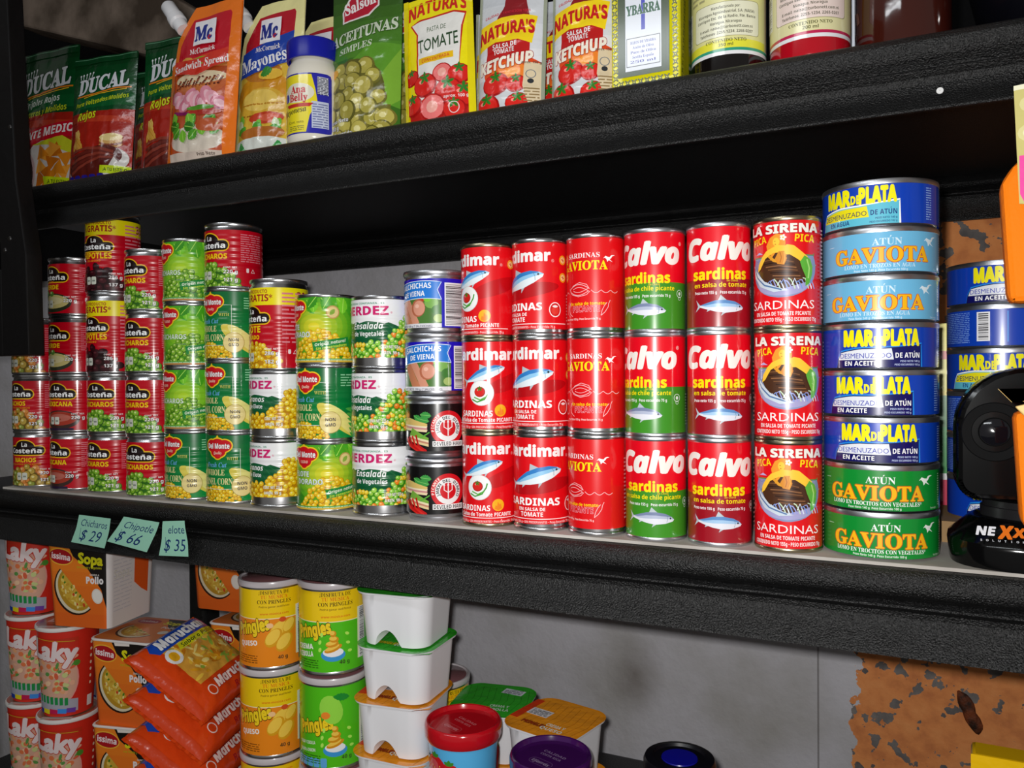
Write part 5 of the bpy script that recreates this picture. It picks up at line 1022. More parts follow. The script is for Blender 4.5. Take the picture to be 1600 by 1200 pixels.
def jam(kind):
    col = '#b8101c' if kind == 'red' else '#3c1050'; LM = mat('red_lid_plastic' if kind == 'red' else 'purple_lid_plastic', col, .14, coat=.6, trans=.0)
    R0, R1, H = 31, 35, 74; sf = cone_surf(R0, R1, H); a = Art(); a.rect(-110, 2, 110, 68, '#58b4e8' if kind == 'red' else '#7c6ca8'); a.rect(-110, 2, 110, 26, '#4ca83c')
    for off in (-104, 0, 104):
        for x, y, q in ((-16, 40, 12), (0, 46, 13), (16, 42, 12), (26, 34, 10)):
            cc = '#c81820' if kind == 'red' else '#4c1c6c'; a.ell(off + x, y, q, q * 1.1, cc, 18); a.ell(off + x - 2, y + 3, q * .5, q * .5, mixh(cc, '#ffffff', .25), 10)
            for t in (40, 90, 140): a.leaf(off + x, y + q * .9, 6, 3, t, '#3c8c28')
            for k in range(6): a.ell(off + x - 6 + k * 2.4, y - 4 + (k * 7 % 9), .6, .9, '#f0d060', 6)
        a.ell(off, 20, 24, 12, '#f0f4f0', 24, 10); a.ell(off, 20, 22.5, 10.6, '#1c8c3c', 24, 10); a.text('Ujarrás', off, 16, 8, '#f8f8f4', 'BI', w=36, rot=8, off=.02)
    body = lathe('jar_body', [(.0002, 0), (.029, 0), (.0308, .002), (.0348, .072), (.0348, .076), (.0002, .076)], mat('jam_tub_plastic', '#c8c4c8', .3), 48)
    lid = lathe('jar_lid', [(.0358, .068), (.0372, .0685), (.0385, .071), (.0388, .0745), (.0388, .081), (.0380, .0838), (.0365, .085), (.0350, .0845), (.0340, .082), (.0335, .0805), (.0002, .0805)], LM, 64)
    E = Art(); E.rrect(-13, -20, 13, -9, 5.4, mixh(col, '#ffffff', .22)); E.rrect(-12.4, -19.4, 12.4, -9.6, 5, col); E.text('Ujarrás', 0, -17, 4.6, mixh(col, '#ffffff', .5), 'BI', w=20); E.text('CALIDAD', 0, 4, 3.6, mixh(col, '#ffffff', .4), 'B', w=26); E.text('COSTA RICA', 0, -2, 3.4, mixh(col, '#ffffff', .4), 'B', w=24)
    em = E.mesh('embossed_mark', PRINT, lambda x, y: (np.stack([x, y, 0 * x + 80.6], 1) * .001, np.stack([0 * x, 0 * x, 0 * x + 1], 1)))
    return ('jam_tub', 'jam tub', [('jar_body', body), ('jar_lid', lid, ('embossed_mark', em)), ('printed_label', a.mesh('printed_label', PRINT, sf, ('x', 33 * radians(5)), (-103, 2, 103, 68)))])
KIT['jam_red'] = jam('red'); KIT['jam_purple'] = jam('purple')
def noodle_pack():
    """square pillow pack of instant noodles; lies on its back, art on +Z"""
    W, D, T = 132, 118, 17
    def dd(x, y):
        u = np.clip(np.abs(2 * x / W), 0, 1); v = np.clip(np.abs(2 * y / D), 0, 1)
        return T * (1 - u ** 3.2) ** .6 * (1 - v ** 5) ** .5 * (1 + .06 * np.sin(x * .25 + y * .1) * np.sin(y * .19)) + .4
    def sf(side):
        def f(x, y):
            X = x * side; e = .5; n = np.stack([-(dd(X + e, y) - dd(X - e, y)), -(dd(X, y + e) - dd(X, y - e)), side * np.ones_like(x)], 1)
            return np.stack([X, y, side * dd(X, y)], 1) * .001, n
        return f
    a = Art(); a.rect(-66, -59, 66, 59, '#d84414'); a.rect(-40, -24, 66, 52, '#dca03c')
    r = random.Random(5)
    for i in range(90): a.ell(r.uniform(-34, 60), r.uniform(-20, 34), r.uniform(3, 9), r.uniform(1.5, 3.4), r.choice(('#f0c448', '#e0a024', '#f4dc80', '#c87c1c', '#e8b83c', '#9ab840')), 9, r.uniform(0, 180), .008)
    a.poly([(-44, 34), (64, 34), (64, 54), (-40, 58), (-50, 44)], '#1c48b0'); a.text('Maruchan', 8, 38, 13, '#f0f0f4', 'BI', w=92, off=.04, ol='#102460', ow=.03); a.text('SOPA', -20, 52, 5, '#e8e8ec', 'BI'); a.poly([(-20, 24), (62, 24), (62, 33), (-16, 33)], '#e0dc20'); a.text('Sabor a Pollo', 20, 25.6, 5.6, '#28401c', 'BI', w=66)
    a.ell(-34, 22, 11, 11, '#e8e8e8', 18); a.ell(-34, 22, 7, 7, '#f0b020', 14)
    a.text('Maruchan', 14, -40, 11, '#f4dcd4', 'BI', w=76, off=.03, ol='#a81c20', ow=.05); a.ring(-34, -38, 6, 1.4, '#f0dcd4'); a.text('Ramen', 20, -53, 7, '#a81c20', 'BI', w=40)
    a.rect(-66, -59, -58, 59, '#c83c10')
    fr = a.mesh('printed_front', FILM, sf(1), ('xy', 132 / 16, 118 / 16))
    b = Art(); b.rect(-66, -59, 66, 59, '#d84414'); b.rect(-66, -40, -20, 30, '#f0cc40'); b.rect(-52, -10, -34, 10, '#e8e8ec'); b.rect(-30, 10, -20, 30, '#1c48b0'); b.text('Maruchan', 14, -50, 11, '#f4dcd4', 'BI', w=76, off=.03)
    bk = b.mesh('back_panel', FILM, sf(-1), ('xy', 132 / 12, 118 / 12))
    e = Art()
    for i in range(24): e.rect(-66 - 5, -58 + i * 4.9, -66 + .4, -56 + i * 4.9 + 2.9, '#d84414' if i % 2 else '#e8501c')
    s1 = e.mesh('crimped_seal', FILM, lambda x, y: (np.stack([x, y, .8 * np.sin(y * .9)], 1) * .001, np.stack([0 * x, 0 * x, 0 * x + 1], 1)))
    return ('noodle_pack', 'noodle packet', [('printed_front', fr), ('back_panel', bk), ('crimped_seal', s1)])
KIT['noodle_pack'] = noodle_pack()

# ------------------------------------------------------------------ cans standing on the middle shelf
LOOK = {'lc_peas': ('red can of green peas', 'tin_can', 'can'), 'lc_chip': ('tall red can of dark chipotle peppers with yellow band', 'tin_can', 'can'), 'lc_corn': ('tall red can of sweetcorn with yellow band', 'tin_can', 'can'),
 'lc_verde': ('red can with bowl of green salsa', 'tin_can', 'can'), 'lc_mex': ('red can with bowl of red salsa', 'tin_can', 'can'), 'lc_nacho': ('red can of sliced pickled peppers', 'tin_can', 'can'),
 'dm_wkc': ('dark green can of whole kernel corn', 'tin_can', 'can'), 'dm_pea': ('bright green can of peas', 'tin_can', 'can'), 'dm_corn': ('yellow-green can of golden corn', 'tin_can', 'can'),
 'hz_veg': ('white and green can of mixed vegetables', 'tin_can', 'can'), 'hz_corn': ('white and green can of corn kernels', 'tin_can', 'can'), 'vienna': ('short blue can of vienna sausages', 'tin_can', 'can'), 'ham': ('short black can of deviled ham', 'tin_can', 'can'),
 'sm_pic': ('red sardine can with tomato-and-chili disc', '', ''), 'sm_tom': ('red sardine can with large blue fish', '', ''), 'gv_sard': ('red sardine can with line-drawn fish and waves', '', ''), 'cv_green': ('red-over-green sardine can', '', ''), 'cv_red': ('red-over-crimson sardine can', '', ''),
 'sirena': ('red sardine can with mermaid picture', '', ''), 'mp_oil': ('flat blue tuna can in oil', '', ''), 'mp_water': ('flat blue tuna can in water', '', ''), 'gv_blue': ('flat pale blue tuna can', '', ''), 'gv_green': ('flat green tuna can', '', '')}
HT_OF = {k: .074 for k in LOOK}
HT_OF.update(lc_chip=.100, lc_corn=.100, dm_wkc=.0805, hz_veg=.0745, hz_corn=.0745, ham=.0612, vienna=.0612, mp_oil=.0358, mp_water=.0358, gv_blue=.0358, gv_green=.0358)
for k in ('sm_pic', 'sm_tom', 'gv_sard', 'cv_green', 'cv_red', 'sirena'): HT_OF[k] = .0885
STACKS = [
    (-1.0412, 0.6953, [('lc_nacho', 19.2), ('lc_nacho', -2.6), ('lc_nacho', -1.1)]),
    (-0.9654, 0.6953, [('lc_mex', -7.9), ('lc_mex', 6.4), ('lc_verde', -6.2), ('lc_verde', -7.3)]),
    (-0.8988, 0.6953, [('lc_peas', -5.1), ('lc_peas', 6.4), ('lc_chip', -4.5), ('lc_chip', 7.5)]),
    (-0.8234, 0.6953, [('lc_peas', 3.7), ('lc_peas', -4.2), ('lc_peas', -2.8), ('lc_peas', -7.6)]),
    (-0.7577, 0.6960, [('dm_wkc', -16.1), ('dm_pea', -11.2), ('dm_pea', -4.0), ('dm_pea', -13.8)]),
    (-0.6913, 0.6960, [('dm_wkc', -2.0), ('dm_wkc', -14.5), ('dm_wkc', -15.5), ('lc_peas', -10.4)]),
    (-0.6249, 0.6960, [('hz_corn', -26.1), ('hz_corn', -22.3), ('lc_corn', -20.9)]),
    (-0.5585, 0.6960, [('dm_corn', -2.4), ('dm_wkc', -13.8), ('dm_corn', -24.3)]),
    (-0.4850, 0.6960, [('hz_veg', -0.5), ('hz_veg', -27.2), ('hz_veg', -4.3)]),
    (-0.4182, 0.6944, [('ham', 27.0), ('ham', 27.3), ('vienna', 23.9), ('vienna', 7.6)]),
    (-0.3561, 0.6878, [('sm_pic', 2.8), ('sm_pic', 9.1), ('sm_pic', -22.1)]),
    (-0.3012, 0.6878, [('sm_tom', 6.3), ('sm_tom', -10.1), ('sm_tom', -28.4)]),
    (-0.2462, 0.6878, [('gv_sard', -26.3), ('gv_sard', -8.6), ('gv_sard', -11.2)]),
    (-0.1916, 0.6878, [('cv_green', 8.6), ('cv_green', -13.2), ('cv_green', -5.4)]),
    (-0.1364, 0.6878, [('cv_red', 10.5), ('cv_red', 13.0), ('cv_red', 16.0)]),
    (-0.0810, 0.6878, [('sirena', 5.0), ('sirena', 6.9), ('sirena', -2.2)]),
    (-0.0129, 0.7037, [('gv_green', 1.9), ('gv_green', -3.4), ('mp_oil', -6.0), ('mp_oil', -12.8), ('mp_oil', -3.0), ('gv_blue', -2.3), ('gv_blue', 3.8), ('mp_water', -26.2)]),
]
WHERE = ['by the leaning plank', 'between pickled peppers and peas', 'of the chipotle-topped stack', 'of the red all-peas stack', 'of the green stack topped by peas', 'of the corn stack with red top', 'of the tall-corn-topped stack', 'of the stack beside the mixed vegetables', 'of the mixed vegetable stack', 'of the short-can stack']
ORD = {1: ['only'], 2: ['bottom', 'top'], 3: ['bottom', 'middle', 'top'], 4: ['bottom', 'second up', 'third up', 'top']}
rj = random.Random(3)
for si, (X, Y, st) in enumerate(STACKS):
    z = Z_MID; n = len(st); Y += .004 * (si == 2)
    for i, (kind, rot) in enumerate(st):
        look = LOOK[kind][0]
        if n == 8: o = ['lowest', 'second lowest', 'lowest oil one, third up', 'middle oil one, fourth up', 'upper oil one, fifth up', 'lower pale one, sixth up', 'upper pale one, seventh up', 'topmost'][i]; lab = f'{look}, {o} of the tall stack'
        elif si < 10: o = ORD[n][i]; lab = f'{look}, {o} {WHERE[si]}'
        else: lab = f'{look}, {ORD[n][i]} one of its stack of three'
        grp = ['pickled pepper cans', 'salsa cans'][si] if si < 2 else ('flat tuna cans in the tall stack' if n == 8 else 'sardine cans stacked in threes' if si >= 10 else 'short meat cans' if si == 9 else 'vegetable cans on the middle shelf')
        j = .0 if i == 0 else .00015
        place(kind, (X + rj.uniform(-j, j), Y + rj.uniform(-j, j), z), radians(rot), lab, grp)
        z += HT_OF[kind] + .0001

# ------------------------------------------------------------------ things on the upper shelf
D2 = radians
def up(kind, x, y, lab, grp=None, yaw=0, lean=0, roll=0, scale=None):
    return place(kind, (x, y, Z_UP + .0014 + .052 * abs(sin(D2(roll)))), (D2(-lean), D2(roll), D2(yaw)), lab, grp, scale)
g = 'refried bean pouches'
up('ducal_tray', -1.040, .705, 'green pouch with chips and bean dip picture and red stripe', g, 3, 3, 0, (1, 1, 1.17))
up('ducal_red', -.911, .690, 'green and red bean pouch, whole front showing', g, 6, 4, 1, (.92, 1, .96))
up('ducal_red', -.860, .740, 'green and red bean pouch wedged between its two neighbours', g, 2, 4, 0, (.92, 1, .93))
up('ducal_red', -.797, .706, 'green and red bean pouch half hidden by the orange spouted pouch', g, 5, 4, 0, (.95, 1, 1.02))
g = 'spouted sauce pouches'
up('spread', -.728, .684, 'orange and red spouted pouch with ham sandwich picture', g, 3, 3, 2, (.98, 1, .99))
up('mayo_pouch', -.652, .708, 'cream, red and blue spouted pouch with chicken burger picture', g, 4, 3, 2, (.88, 1, .97))
up('mayo_pouch', -.613, .752, 'cream and red spouted pouch standing directly behind the mayonnaise jar', g, 4, 3, 1, (.88, 1, .93))
up('mayo_pouch', -.575, .792, 'cream and red spouted pouch farther behind the mayonnaise jar', g, 2, 3, 0, (.95, 1, .80))
up('mayo_jar', -.5690, .692, 'small cream mayonnaise jar with blue screw lid', None, 2, 0, 0, (1.02, 1.02, .93))
g = 'olive pouches'
up('olives', -.504, .694, 'green pouch with see-through window of pale olives', g, 3, 3, 0, (.97, 1, .97))
up('olives', -.468, .744, 'green olive pouch peeping out behind the yellow tomato pouch', g, 3, 3, 0, (.97, 1, .97))
up('tomato_pouch', -.408, .690, 'yellow pouch of tomato paste with tomatoes printed on it', None, 3, 3, -3, (.96, 1, .97))
g = 'ketchup pouches'
up('ketchup', -.362, .737, 'silver ketchup pouch showing a sliver beside the yellow tomato pouch', g, 3, 3, 0, (.9, 1, .82))
up('ketchup', -.331, .688, 'silver ketchup pouch next to the yellow tomato pouch', g, 3, 3, 1, (.95, 1, .83))
up('ketchup', -.297, .738, 'silver ketchup pouch set back between two other ketchup pouches', g, 3, 3, 0, (.95, 1, .81))
up('ketchup', -.2565, .690, 'silver ketchup pouch next to the olive oil tin', g, 3, 3, 0, (.86, 1, .83))
up('oil_tin', -.1975, .700, 'yellow and dark green rectangular olive oil tin', None, 0, 0, 0, (.94, 1, 1))
g = 'vinegar bottles'
up('vinegar_dark', -.1310, .708, 'dark vinegar bottle with yellow-edged label', g, -12)
up('vinegar_red', -.0645, .704, 'red vinegar bottle with cream label', g, -12)
up('sauce_jar', .0045, .716, 'wide brown glass sauce jar with red label top', None, -4)
bx = Art(); bx.rect(-12, 0, 12, 150, '#dfe6f2')
for i in range(14): bx.text('NR'[i % 2], -2, 8 + i * 9, 5, '#6c8cd8', 'N', rot=90)
bxm = bx.mesh('printed_front', CARD, lambda x, y: (np.stack([x, 0 * x - .2, y], 1) * .001, np.stack([0 * x, 0 * x - 1, 0 * x], 1)))
KIT['slim_box'] = ('slim_carton', 'carton', [('carton_body', box_mesh('carton_body', -.012, .012, 0, .05, 0, .15, mat('pale_card', '#dfe6f2', .6), .001)), ('printed_front', bxm)])
up('slim_box', -.0440, .742, 'slim white carton with pale blue print between the red bottle and brown jar')
KIT['black_bowl'] = ('black_bowl', 'bowl', [('bowl', lathe('bowl', [(.0002, .004), (.030, .004), (.036, 0), (.040, .002), (.062, .030), (.070, .065), (.068, .066), (.058, .032), (.036, .008), (.0002, .007)], mat('black_glazed', '#0a0a10', .12, coat=.6), 56)),
    ('chrome_rim', lathe('chrome_rim', [(.0372, .0002), (.0412, .0016), (.0425, .0045), (.0405, .0042)], mat('chrome', '#b0b0b4', .15, 1), 56))])
up('black_bowl', .1185, .731, 'black glazed bowl with thin chrome foot ring')

# ------------------------------------------------------------------ second row on the middle shelf, the web camera
tray_m = mat('brown_card', '#9a7a52', .8)
def carton_tray(x0, x1, y0, y1, h, z, lab):
    e = link('cardboard_tray', None, None, ((x0 + x1) / 2, (y0 + y1) / 2, z), label=lab, category='tray'); a, b = (x1 - x0) / 2, (y1 - y0) / 2
    link('tray_base', box_mesh('tray_base', -a, a, -b, b, h - .004, h, tray_m), e)
    for n, q in (('tray_wall', (-a, a, -b, -b + .003)), ('tray_wall', (-a, a, b - .003, b)), ('tray_wall', (-a, -a + .003, -b + .003, b - .003)), ('tray_wall', (a - .003, a, -b + .003, b - .003))): link(n, box_mesh(n, *q, 0, h - .004, tray_m), e)
carton_tray(.033, .130, .757, .85, .0175, Z_MID, 'brown card tray under the second row of blue tuna cans')
Q = [('mp_oil', -4), ('mp_oil', 64), ('mp_oil', 92), ('mp_water', -22), ('mp_oil', 88), ('mp_oil', -3)]
zz = Z_MID + .0176
nm = ['bottom', 'second up', 'third up', 'fourth up', 'fifth up', 'top']
for i, (k, r) in enumerate(Q):
    place(k, (.0815, .800, zz), D2(r), ('flat blue tuna can' if k == 'mp_oil' else 'flat blue-and-yellow tuna can in water') + f', {nm[i]} of the rear stack behind the web camera', 'tuna cans in the rear stack'); zz += .0359
jb = Art(); z0 = 0
for h, c in ((40, '#c81848'), (6, '#e8e8e8'), (44, '#1c8c38'), (30, '#2c7a30'), (4, '#e8d020'), (30, '#d8d018'), (8, '#c81c1c'), (26, '#e8dc18')): jb.rect(-30, z0, 30, z0 + h, c); z0 += h
for y, t in ((16, 'JUGO'), (66, 'NATURAL'), (160, 'LIMA')): jb.text(t, 0, y, 8, '#f0f0f0', 'B')
KIT['juice_box'] = ('juice_carton', 'carton', [('carton_body', box_mesh('carton_body', -.0298, .0298, .0004, .06, 0, z0 * .001, mat('juice_card', '#c8c020', .5), .001)), ('printed_front', jb.mesh('printed_front', PRINT, flat_surf))])
place('juice_box', (.012, .86, Z_MID), D2(0), 'tall striped carton seen in the gap between the tuna stacks')
wc = link('web_camera', None, None, (.1085, .706, Z_MID), label='black web camera on a wide stand with white and orange lettering', category='web camera')
GB = mat('camera_black', '#060607', .13, spec=.5); GB2 = mat('camera_grey_band', '#1c1b1d', .3); LENS = mat('lens_glass', '#0c0c12', .03, coat=1)
V = []; F = []; n = 48
for z, k, fr in ((0, 1.0, 0), (.014, 1.02, 0), (.018, 1.01, .0), (.032, .80, .012), (.034, .74, .013)):
    for i in range(n):
        a_ = 2 * pi * i / n; c_, s_ = cos(a_), sin(a_); q = .0725 * k * (abs(c_) ** 3.2 + abs(s_) ** 3.2) ** (-1 / 3.2); V.append((q * c_, q * s_ * .68 + fr * .3, z))
for j in range(4):
    for i in range(n): w = (i + 1) % n; F.append((j * n + i, j * n + w, (j + 1) * n + w, (j + 1) * n + i))
F += [tuple(range(n))[::-1], tuple(4 * n + i for i in range(n))]
link('stand_base', mesh_from('stand_base', V, F, GB, True, 40), wc)
link('stand_band', lathe('stand_band', [(.052, .0335), (.052, .041), (.0505, .0415), (.0505, .046), (.0002, .046)], GB2, 48), wc).scale = (1, .68, 1)
link('neck', box_mesh('neck', -.028, .040, -.02, .02, .045, .060, GB2, .006), wc)
out = []
for cx_, cz_, a0 in ((.018, .100, 0), (-.024, .100, 90), (-.055, .062, 180), (.04, .062, 270)):
    r_ = .045 if a0 < 180 else .014
    out += [(cx_ + r_ * cos(D2(a0 + t)), cz_ + r_ * sin(D2(a0 + t))) for t in range(0, 91, 10)]
link('camera_head', prism('camera_head', out, .05, GB, .004), wc, (0, -.029, 0))
ln = link('lens', lathe('lens', [(.0002, .003), (.006, .0026), (.0095, .001)], LENS, 32), wc, (-.045, -.0325, .098), (pi / 2, 0, 0))
for r0, r1, z_, nm_ in ((.0085, .0105, .0022, 'lens_ring'), (.0145, .0215, .001, 'lens_ring')):
    link(nm_, lathe(nm_, [(r0, 0), (r0 + .0004, z_), (r1 - .0006, z_), (r1, 0)], mat('matt_black_ring', '#0a0a0b', .75, spec=.15), 40), wc, (-.045, -.0305, .098), (pi / 2, 0, 0))
lg = Art(); lg.text('NE', -21, 0, 8.4, '#e8e8ee', 'BI', w=15, off=.03); lg.text('X', -6.4, -2.4, 12.4, '#e8741c', 'BI', w=12, off=.03); lg.text('X', 3.2, -.6, 9, '#e8741c', 'BI', w=10, off=.03); lg.text('T', 12.4, 0, 8.4, '#e8e8ee', 'BI', w=8, off=.03)
for i, q in enumerate('SOLUTIONS'): lg.text(q, -25 + i * 4.4, -6, 1.9, '#d8d8de', 'B')
lm = lg.mesh('lettering', CARD, lambda x, y: (np.stack([x, y * .68, y * .73], 1) * .001, np.stack([0 * x, 0 * x - .73, 0 * x + .68], 1)))
link('lettering', lm, wc, (-.034, -.0456, .0252)).scale = (.84, 1, .84)

# ------------------------------------------------------------------ orange pouches hanging at the side
OR = mat('orange_fabric', '#f07a08', .7, bump=('noise', 400, .4, .001), spec=.2)
hg = link('hanging_pouches', None, None, (.10, .60, ZC - .10), label='strip of bright orange fabric pouches hanging in front of the shelves', category='pouch')
def pl(name, pts, d, M, y, b=.002): link(name, prism(name, [(x - .10, z + .10) for x, z in pts], d, M, b), hg, (0, y, 0))
pl('pouch', [(.0602, .1215), (.0665, .132), (.0745, .139), (.125, .146), (.13, .046), (.068, .0445), (.0642, .0475)], .018, OR, 0, .004)
pl('pouch', [(.0672, -.0255), (.13, -.015), (.135, -.112), (.0765, -.103), (.0712, -.0955)], .018, OR, 0, .004)
pl('strap', [(.105, .236), (.118, .236), (.118, -.03), (.105, -.03)], .003, OR, .008, .0008)
pl('yellow_flap', [(.0622, -.0135), (.066, -.0178), (.0835, -.014), (.125, -.008), (.125, -.0245), (.072, -.0275), (.067, -.0215), (.074, -.0195)], .004, mat('pale_yellow_plastic', '#e0c078', .4), -.006, .001)
sc_ = Art(); sc_.poly([(-3, 0), (40, -6), (40, 78), (-6, 74)], '#c8be78'); sc_.poly([(-2.6, 6), (0, 0), (40, -4), (40, 32), (-3, 30)], '#e850a0')
for x, y, q in ((4, 62, 7), (12, 50, 9), (3, 44, 7), (14, 66, 6), (6, 36, 5)): sc_.ell(x, y, q, q * .8, '#d8d094', 12); sc_.ell(x, y, q * .6, q * .5, '#e8e4b8', 10)
sc_.leaf(4, 50, 14, 8, 60, '#7cc81c'); sc_.poly([(-6, 74), (40, 78), (40, 75), (-6, 71)], '#e8e6c8')
KIT['sachet'] = ('sachet', 'sachet', [('printed_front', sc_.mesh('printed_front', FILM, flat_surf)), ('back_panel', prism('back_panel', [(-.0028, .0004), (.04, -.0055), (.04, .0775), (-.0058, .0735)], .0012, mat('clear_film', '#c0b87c', .3), .0004))])
place('sachet', (.0722, .592, ZC + .106), 0, 'small see-through sachet with pink label hanging over the orange pouch')
link('label_dot', lathe('label_dot', [(.0024, 0), (.0022, .0004), (.0002, .0005)], mat('white_paper', '#d8d8d8', .8), 16), loc=(.0278, FY - .0052, ZC + .2015), rot=(pi / 2, 0, 0), label='tiny white paint fleck on the front lip of upper shelf', category='paint fleck')

# ------------------------------------------------------------------ price notes taped to the front of the middle shelf
def note(pts, lines, lab):
    cx_, cz_ = pts[3]; a = Art(); P = [((x - cx_) * 1000, (z - cz_) * 1000) for x, z in pts]; a.poly(P, '#9cd4bc')
    X = lambda u, v: tuple((1 - u) * (1 - v) * P[3][i] + u * (1 - v) * P[2][i] + u * v * P[1][i] + (1 - u) * v * P[0][i] for i in (0, 1))
    ink = '#14306c'
    for s, u0, v0, w, h in lines:
        V_, _ = glyphs(s, 'N', .012, .15, 2); ax, bx_ = V_[:, 0].min(), V_[:, 0].max()
        fn = lambda x, y: X(u0 + x * w, v0 + y * h * (1 + .0))
        a.text(s, 0, 0, .72, ink, 'N', w=1, al='l', sh=.15, off=.008, fn=fn)
    for s in (0,): a.line([X(.14, .02 + .52), X(.20, .12)], .5, ink)
    n_ = (0, -1, 0); me = a.mesh('paper', INK, lambda x, y: (np.stack([x, -.0035 * 1000 * np.clip((y - 18) / 20, 0, 1) + 0 * x, y], 1) * .001, np.stack([0 * x, 0 * x - 1, 0 * x], 1)), ('xy', 8, 5))
    link('price_note', me, loc=(cx_, .6398, ZC + cz_), label=lab, category='note', group='handwritten price notes')
note([(-.8841, -.1621), (-.8289, -.1629), (-.8440, -.1996), (-.9034, -.1970)], [('Chicharos', .12, .62, .8, .34), ('$ 29', .2, .14, .62, .5)], 'pale green paper note handwritten with 29, nearest the leaning plank')
note([(-.8071, -.1591), (-.7496, -.1617), (-.7729, -.1979), (-.8394, -.1909)], [('Chipotle', .14, .60, .78, .34), ('$ 66', .12, .12, .62, .5)], 'pale green paper note handwritten with 66')
note([(-.7425, -.1597), (-.7086, -.1566), (-.7073, -.1970), (-.7533, -.1998)], [('elote', .26, .64, .68, .32), ('$ 35', .14, .14, .78, .46)], 'pale green paper note handwritten with 35, beside the orange crisps can')

# ------------------------------------------------------------------ lower shelf
def low(kind, x, y, z, lab, grp=None, rot=0, scale=None): return place(kind, (x, y, Z_LOW + .0006 + z), tuple(rot) if isinstance(rot, tuple) else D2(rot), lab, grp, scale)
CUP = .1192
g = 'red round noodle cups'
for i, w in enumerate(('bottom', 'middle', 'top')): low('laky', -1.085, .715, i * CUP + .001, f'red round noodle cup, {w} of the stack of three by the shelf end', g, (24, 31, 26)[i])
for i, w in enumerate(('lower', 'upper')): low('laky', -1.0, .702 , i * CUP + .001, f'red round noodle cup, {w} of two under the white-sided soup cup', g, (26, 22)[i])
g = 'orange square soup cups'
IH = .1092
for i, w in enumerate(('lowest', 'second', )): low('issima', -.890, .735, i * IH + .012, f'orange square chicken soup cup, {w} in the column against the noodle packets', g, (14, 10)[i], (.97, .97, 1.07) if 0 else None)
low('issima', -.958, .724, .2405, 'orange square chicken soup cup with white side, highest beside the price notes', g, (0, 0, D2(13)))
for i, w in enumerate(('lowest', 'second')): low('issima', -.80, .845, i * IH + .012, f'orange square soup cup, {w} in the column behind the noodle packets', g, 8)
low('issima', -.843, .855, .2305 + .01, 'orange square soup cup tucked under the shelf behind the crisps cans', g, (0, 0, D2(6)))
g = 'orange noodle packets'
_x = Vector((-.252, .966, .067)).normalized(); _y = Vector((-.772, -.242, .587)); _y = (_y - _x * _x.dot(_y)).normalized(); _z = _x.cross(_y)
er = Matrix((_x, _y, _z)).transposed().to_euler()
for i, w in enumerate(('orange noodle packet with blue banner, uppermost of the leaning pile', 'orange noodle packet, second in the leaning pile', 'orange noodle packet, third in the leaning pile', 'orange noodle packet, lowest in the leaning pile')):
    low('noodle_pack', -.767 - .002 * i, .707, .209 - .0455 * i, w, g, (er[0], er[1], er[2]))
carton_tray(-.698, -.522, .668, .768, .0325, Z_LOW + .0006, 'shallow brown card tray under the crisps cans')
T0 = .0335
g = 'crisps cans'; CH = .0994
for i, (k, w) in enumerate((('red', 'red crisps can under the orange ones'), ('orange', 'lower orange crisps can'), ('orange', 'upper orange crisps can'))): low('crisps_' + k, -.6555, .715, T0 + i * CH, w, g, (10, 8, 6)[i])
for i, (k, w) in enumerate((('red', 'red crisps can under the green ones'), ('green2', 'all-green crisps can with peeling-onion picture'), ('green', 'green crisps can with yellow band'))): low('crisps_' + k, -.5695, .7165, T0 + i * (CH + .0035), w, g, (2, 6, 4)[i])
low('crisps_red', -.505, .835, .0, 'crisps can with dark red lid standing behind the snack tubs', g, 20); low('crisps_orange', -.505, .835, CH, 'crisps can with smoky lid behind the snack tubs', g, 20)
g = 'white snack tubs with film lids'
TB = ['orange', 'orange', 'orange', 'orange', 'green', 'green']; TW = ['lowest of its stack', 'second up', 'third up', 'fourth up, its lid torn at the edge', 'fifth up', 'top of the tall stack']
for i in range(6): low('tub_' + TB[i], -.4725 + (.004, -.006, -.003, -.002, .003, .003)[i], .715, i * .0569, f'white snack tub with {TB[i]} lid, {TW[i]}', g, (4, 6, 2, 8, 4, 7)[i])
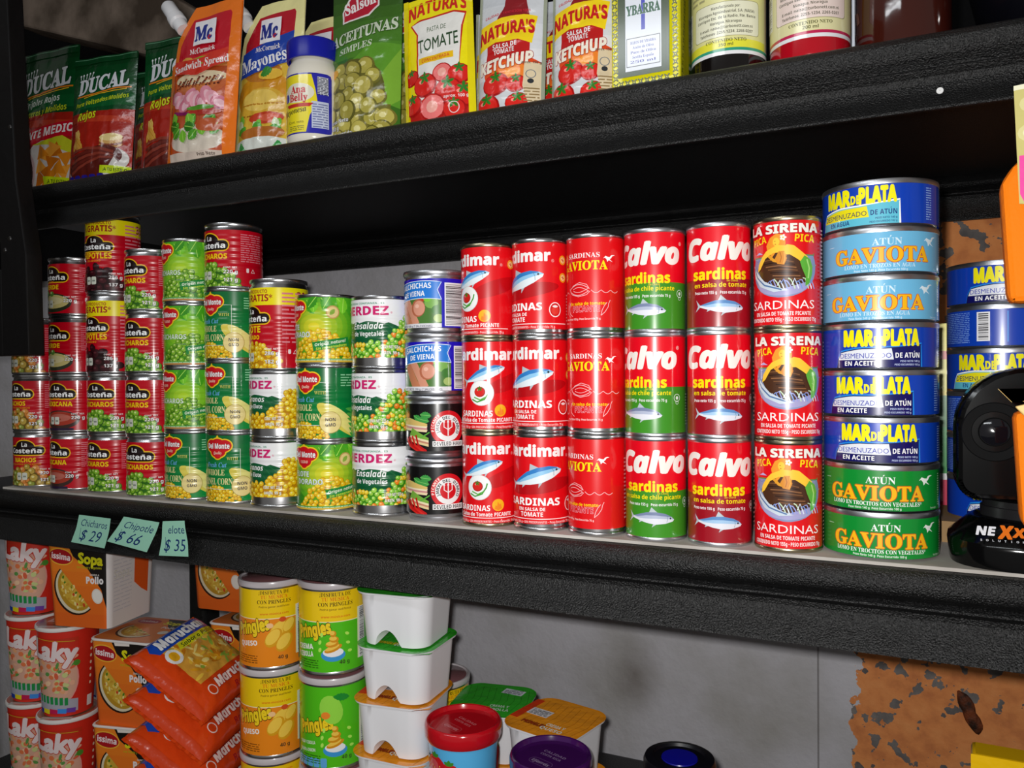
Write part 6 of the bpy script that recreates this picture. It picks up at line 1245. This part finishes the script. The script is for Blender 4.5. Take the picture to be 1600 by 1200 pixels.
for i in range(3): low('tub_' + ('orange', 'orange', 'green')[i], -.418, .813, i * .0569 + .02, f'white snack tub, {("bottom", "middle", "green-lidded top")[i]} of the stack behind the red jam tub', g, 10)
for i in range(3): low('tub_orange', -.325, .774, .03 + i * .0569, f'white snack tub with orange lid, {("bottom", "middle", "top")[i]} of the stack between the jam tubs', g, -12)
g = 'jam tubs'
for i in range(2): low('jam_red', -.3935, .698, .046 + i * .0856, ('lower', 'upper')[i] + ' jam tub with glossy red lid', g, (20, -22)[i])
for i in range(2): low('jam_purple', -.292, .684, .038 + i * .0856, ('lower', 'upper')[i] + ' jam tub with dark purple lid', g, (0, -18)[i])
BB = mat('deep_blue_glass', '#06063c', .1, coat=.8)
KIT['blue_bottle'] = ('blue_bottle', 'bottle', [('bottle', lathe('bottle', [(.0002, 0), (.028, 0), (.030, .004), (.030, .13), (.022, .15), (.019, .17), (.0002, .17)], BB, 48)), ('black_cap', lathe('black_cap', [(.0325, .165), (.0335, .168), (.0335, .198), (.0320, .2015), (.025, .203), (.0235, .2005), (.0002, .2)], mat('black_cap_plastic', '#0c0b12', .35), 48)), ('blue_badge', lathe('blue_badge', [(.017, .2002), (.0165, .2012), (.0002, .2014)], mat('blue_badge', '#10108c', .3), 32))])
low('blue_bottle', -.185, .74, .0, 'bottle with black cap and blue centre near the grey wall')
yp = Art(); yp.poly([(-40, -215), (60, -215), (60, 52), (-40, 50)], '#e8b80c'); yp.rect(-40, -200, 60, -120, '#c8281c'); yp.rect(-20, -10, 50, 26, '#1c1410', 3); yp.text('Alas', 12, -2, 18, '#d8d8e0', 'BI', w=48, off=.03, rot=3); yp.text('NUEVO', 24, 38, 8, '#d83c1c', 'B', rot=6)
KIT['yellow_packet'] = ('snack_packet', 'packet', [('printed_front', yp.mesh('printed_front', FILM, flat_surf)), ('back_panel', prism('back_panel', [(-.0398, -.2148), (.0598, -.2148), (.0598, .0518), (-.0398, .0498)], .03, mat('yellow_film', '#d8a80c', .35), .003))])
low('yellow_packet', .090, .70, .2165, 'yellow snack packet with black panel standing beside the orange wall', None, (D2(-2), 0, D2(-4)))
